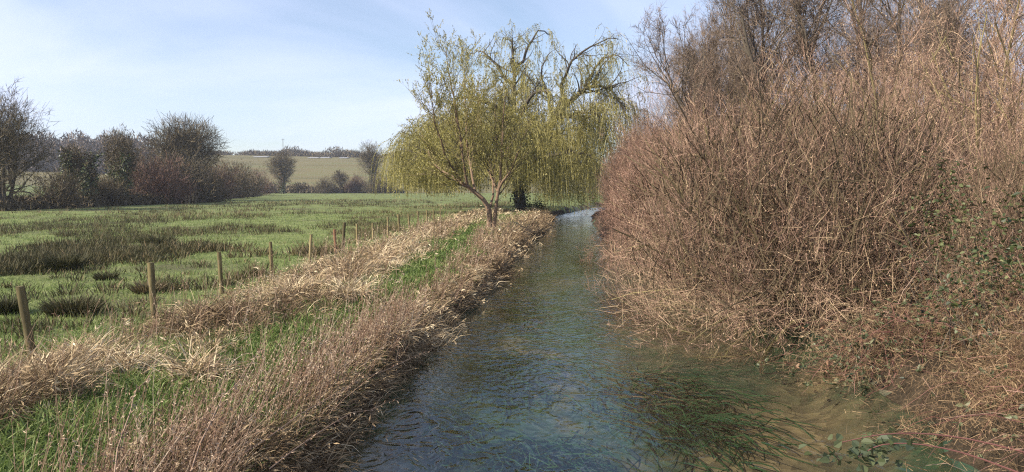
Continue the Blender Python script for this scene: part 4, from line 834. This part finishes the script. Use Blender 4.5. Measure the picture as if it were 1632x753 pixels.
for k_, (pts, lab) in enumerate([([(1330, 708, 7.0), (1400, 692, 7.1), (1470, 690, 7.2), (1550, 700, 7.2), (1660, 728, 7.1)], "upper arching red bramble cane at the bottom right"),
                                ([(1368, 728, 6.7), (1400, 708, 6.75), (1460, 706, 6.8), (1540, 722, 6.8), (1640, 760, 6.7)], "lower arching red bramble cane at the bottom right")]):
    Q = polys([[(a, c, e) for a, c, e in pts]], 0.0, 12)[0]; b0 = np.array([Q[-1, 0], Q[-1, 1], Q[-1, 2]]); t = thing("bramble_cane", b0, lab, "bramble cane")
    mb = MB(); mb.tubes((Q - b0)[None], np.linspace(.004, .009, 12)[None], .35, 6); mb.build("cane", M["cane"], t)
    c = Q[rng.integers(0, 5, 44)] + rng.normal(size=(44, 3)) * np.array([.09, .09, .06]) + (np.array([-.1, 0, -.12]) if k_ == 0 else np.array([0, 0, -.04]))
    mb = MB(); mb.ovals(c - b0, .085 * rnd(rng, 44, .6, 1.4), .07, rng, rnd(rng, 44, .05, .6)); mb.build("leaves", M["bramble_leaf"], t)

# ------------------------------------------------------------------ weed under the water
rng = np.random.default_rng(97); mb = MB()
for (px, py, rx, ry, n) in [(1075, 610, 1.1, 2.4, 1000), (1000, 470, .7, 3, 1500), (830, 470, .6, 3, 1200), (820, 560, .8, 1.8, 1200), (1110, 740, .5, .5, 1600), (930, 400, .8, 5, 1200), (860, 690, .7, .9, 900), (700, 650, .5, 1.0, 500)]:
    d = (CH - WZ) * F / (py - 298); cx_ = GX(px, d); q = rng.normal(size=(n, 2)) * .5; x = cx_ + q[:, 0] * rx; y = d + q[:, 1] * ry; z = gz(x, y)
    dr = np.stack([rng.normal(0, .25, n), np.full(n, -1.), rnd(rng, n, .03, .45)], -1)
    P = walk(rng, np.stack([x, y, z], -1), dr, rnd(rng, n, .4, 1.3), 5, up=-.3, wob=.12); P[:, :, 2] = np.clip(P[:, :, 2], z[:, None], WZ - .10)
    mb.tubes(P, taper(np.full(n, .012), 5, .5), rnd(rng, n), 2, rnd(rng, n, 0, 6))
tag(mb.build("water_weed", M["weed"]), "green weed streaming under the clear water", "water weed", kind="stuff")

# ------------------------------------------------------------------ haze
def haze():
    me = bpy.data.meshes.new("haze"); x0, x1, y0, y1, z0, z1 = -1520, 1520, -80, 1830, -4, 46
    V = [(x, y, z) for x in (x0, x1) for y in (y0, y1) for z in (z0, z1)]
    me.from_pydata(V, [], [[0, 1, 3, 2], [4, 6, 7, 5], [0, 4, 5, 1], [2, 3, 7, 6], [0, 2, 6, 4], [1, 5, 7, 3]])
    m = bpy.data.materials.new("haze"); m.use_nodes = True; t = m.node_tree; t.nodes.clear()
    v = N(t, "ShaderNodeVolumePrincipled"); v.inputs["Color"].default_value = (.86, .91, 1.0, 1); v.inputs["Density"].default_value = HAZE; v.inputs["Anisotropy"].default_value = .3
    o = N(t, "ShaderNodeOutputMaterial"); t.links.new(v.outputs[0], o.inputs["Volume"]); me.materials.append(m)
    ob = link(bpy.data.objects.new("haze", me)); tag(ob, kind="stuff")
HAZE = 0.00028
haze()
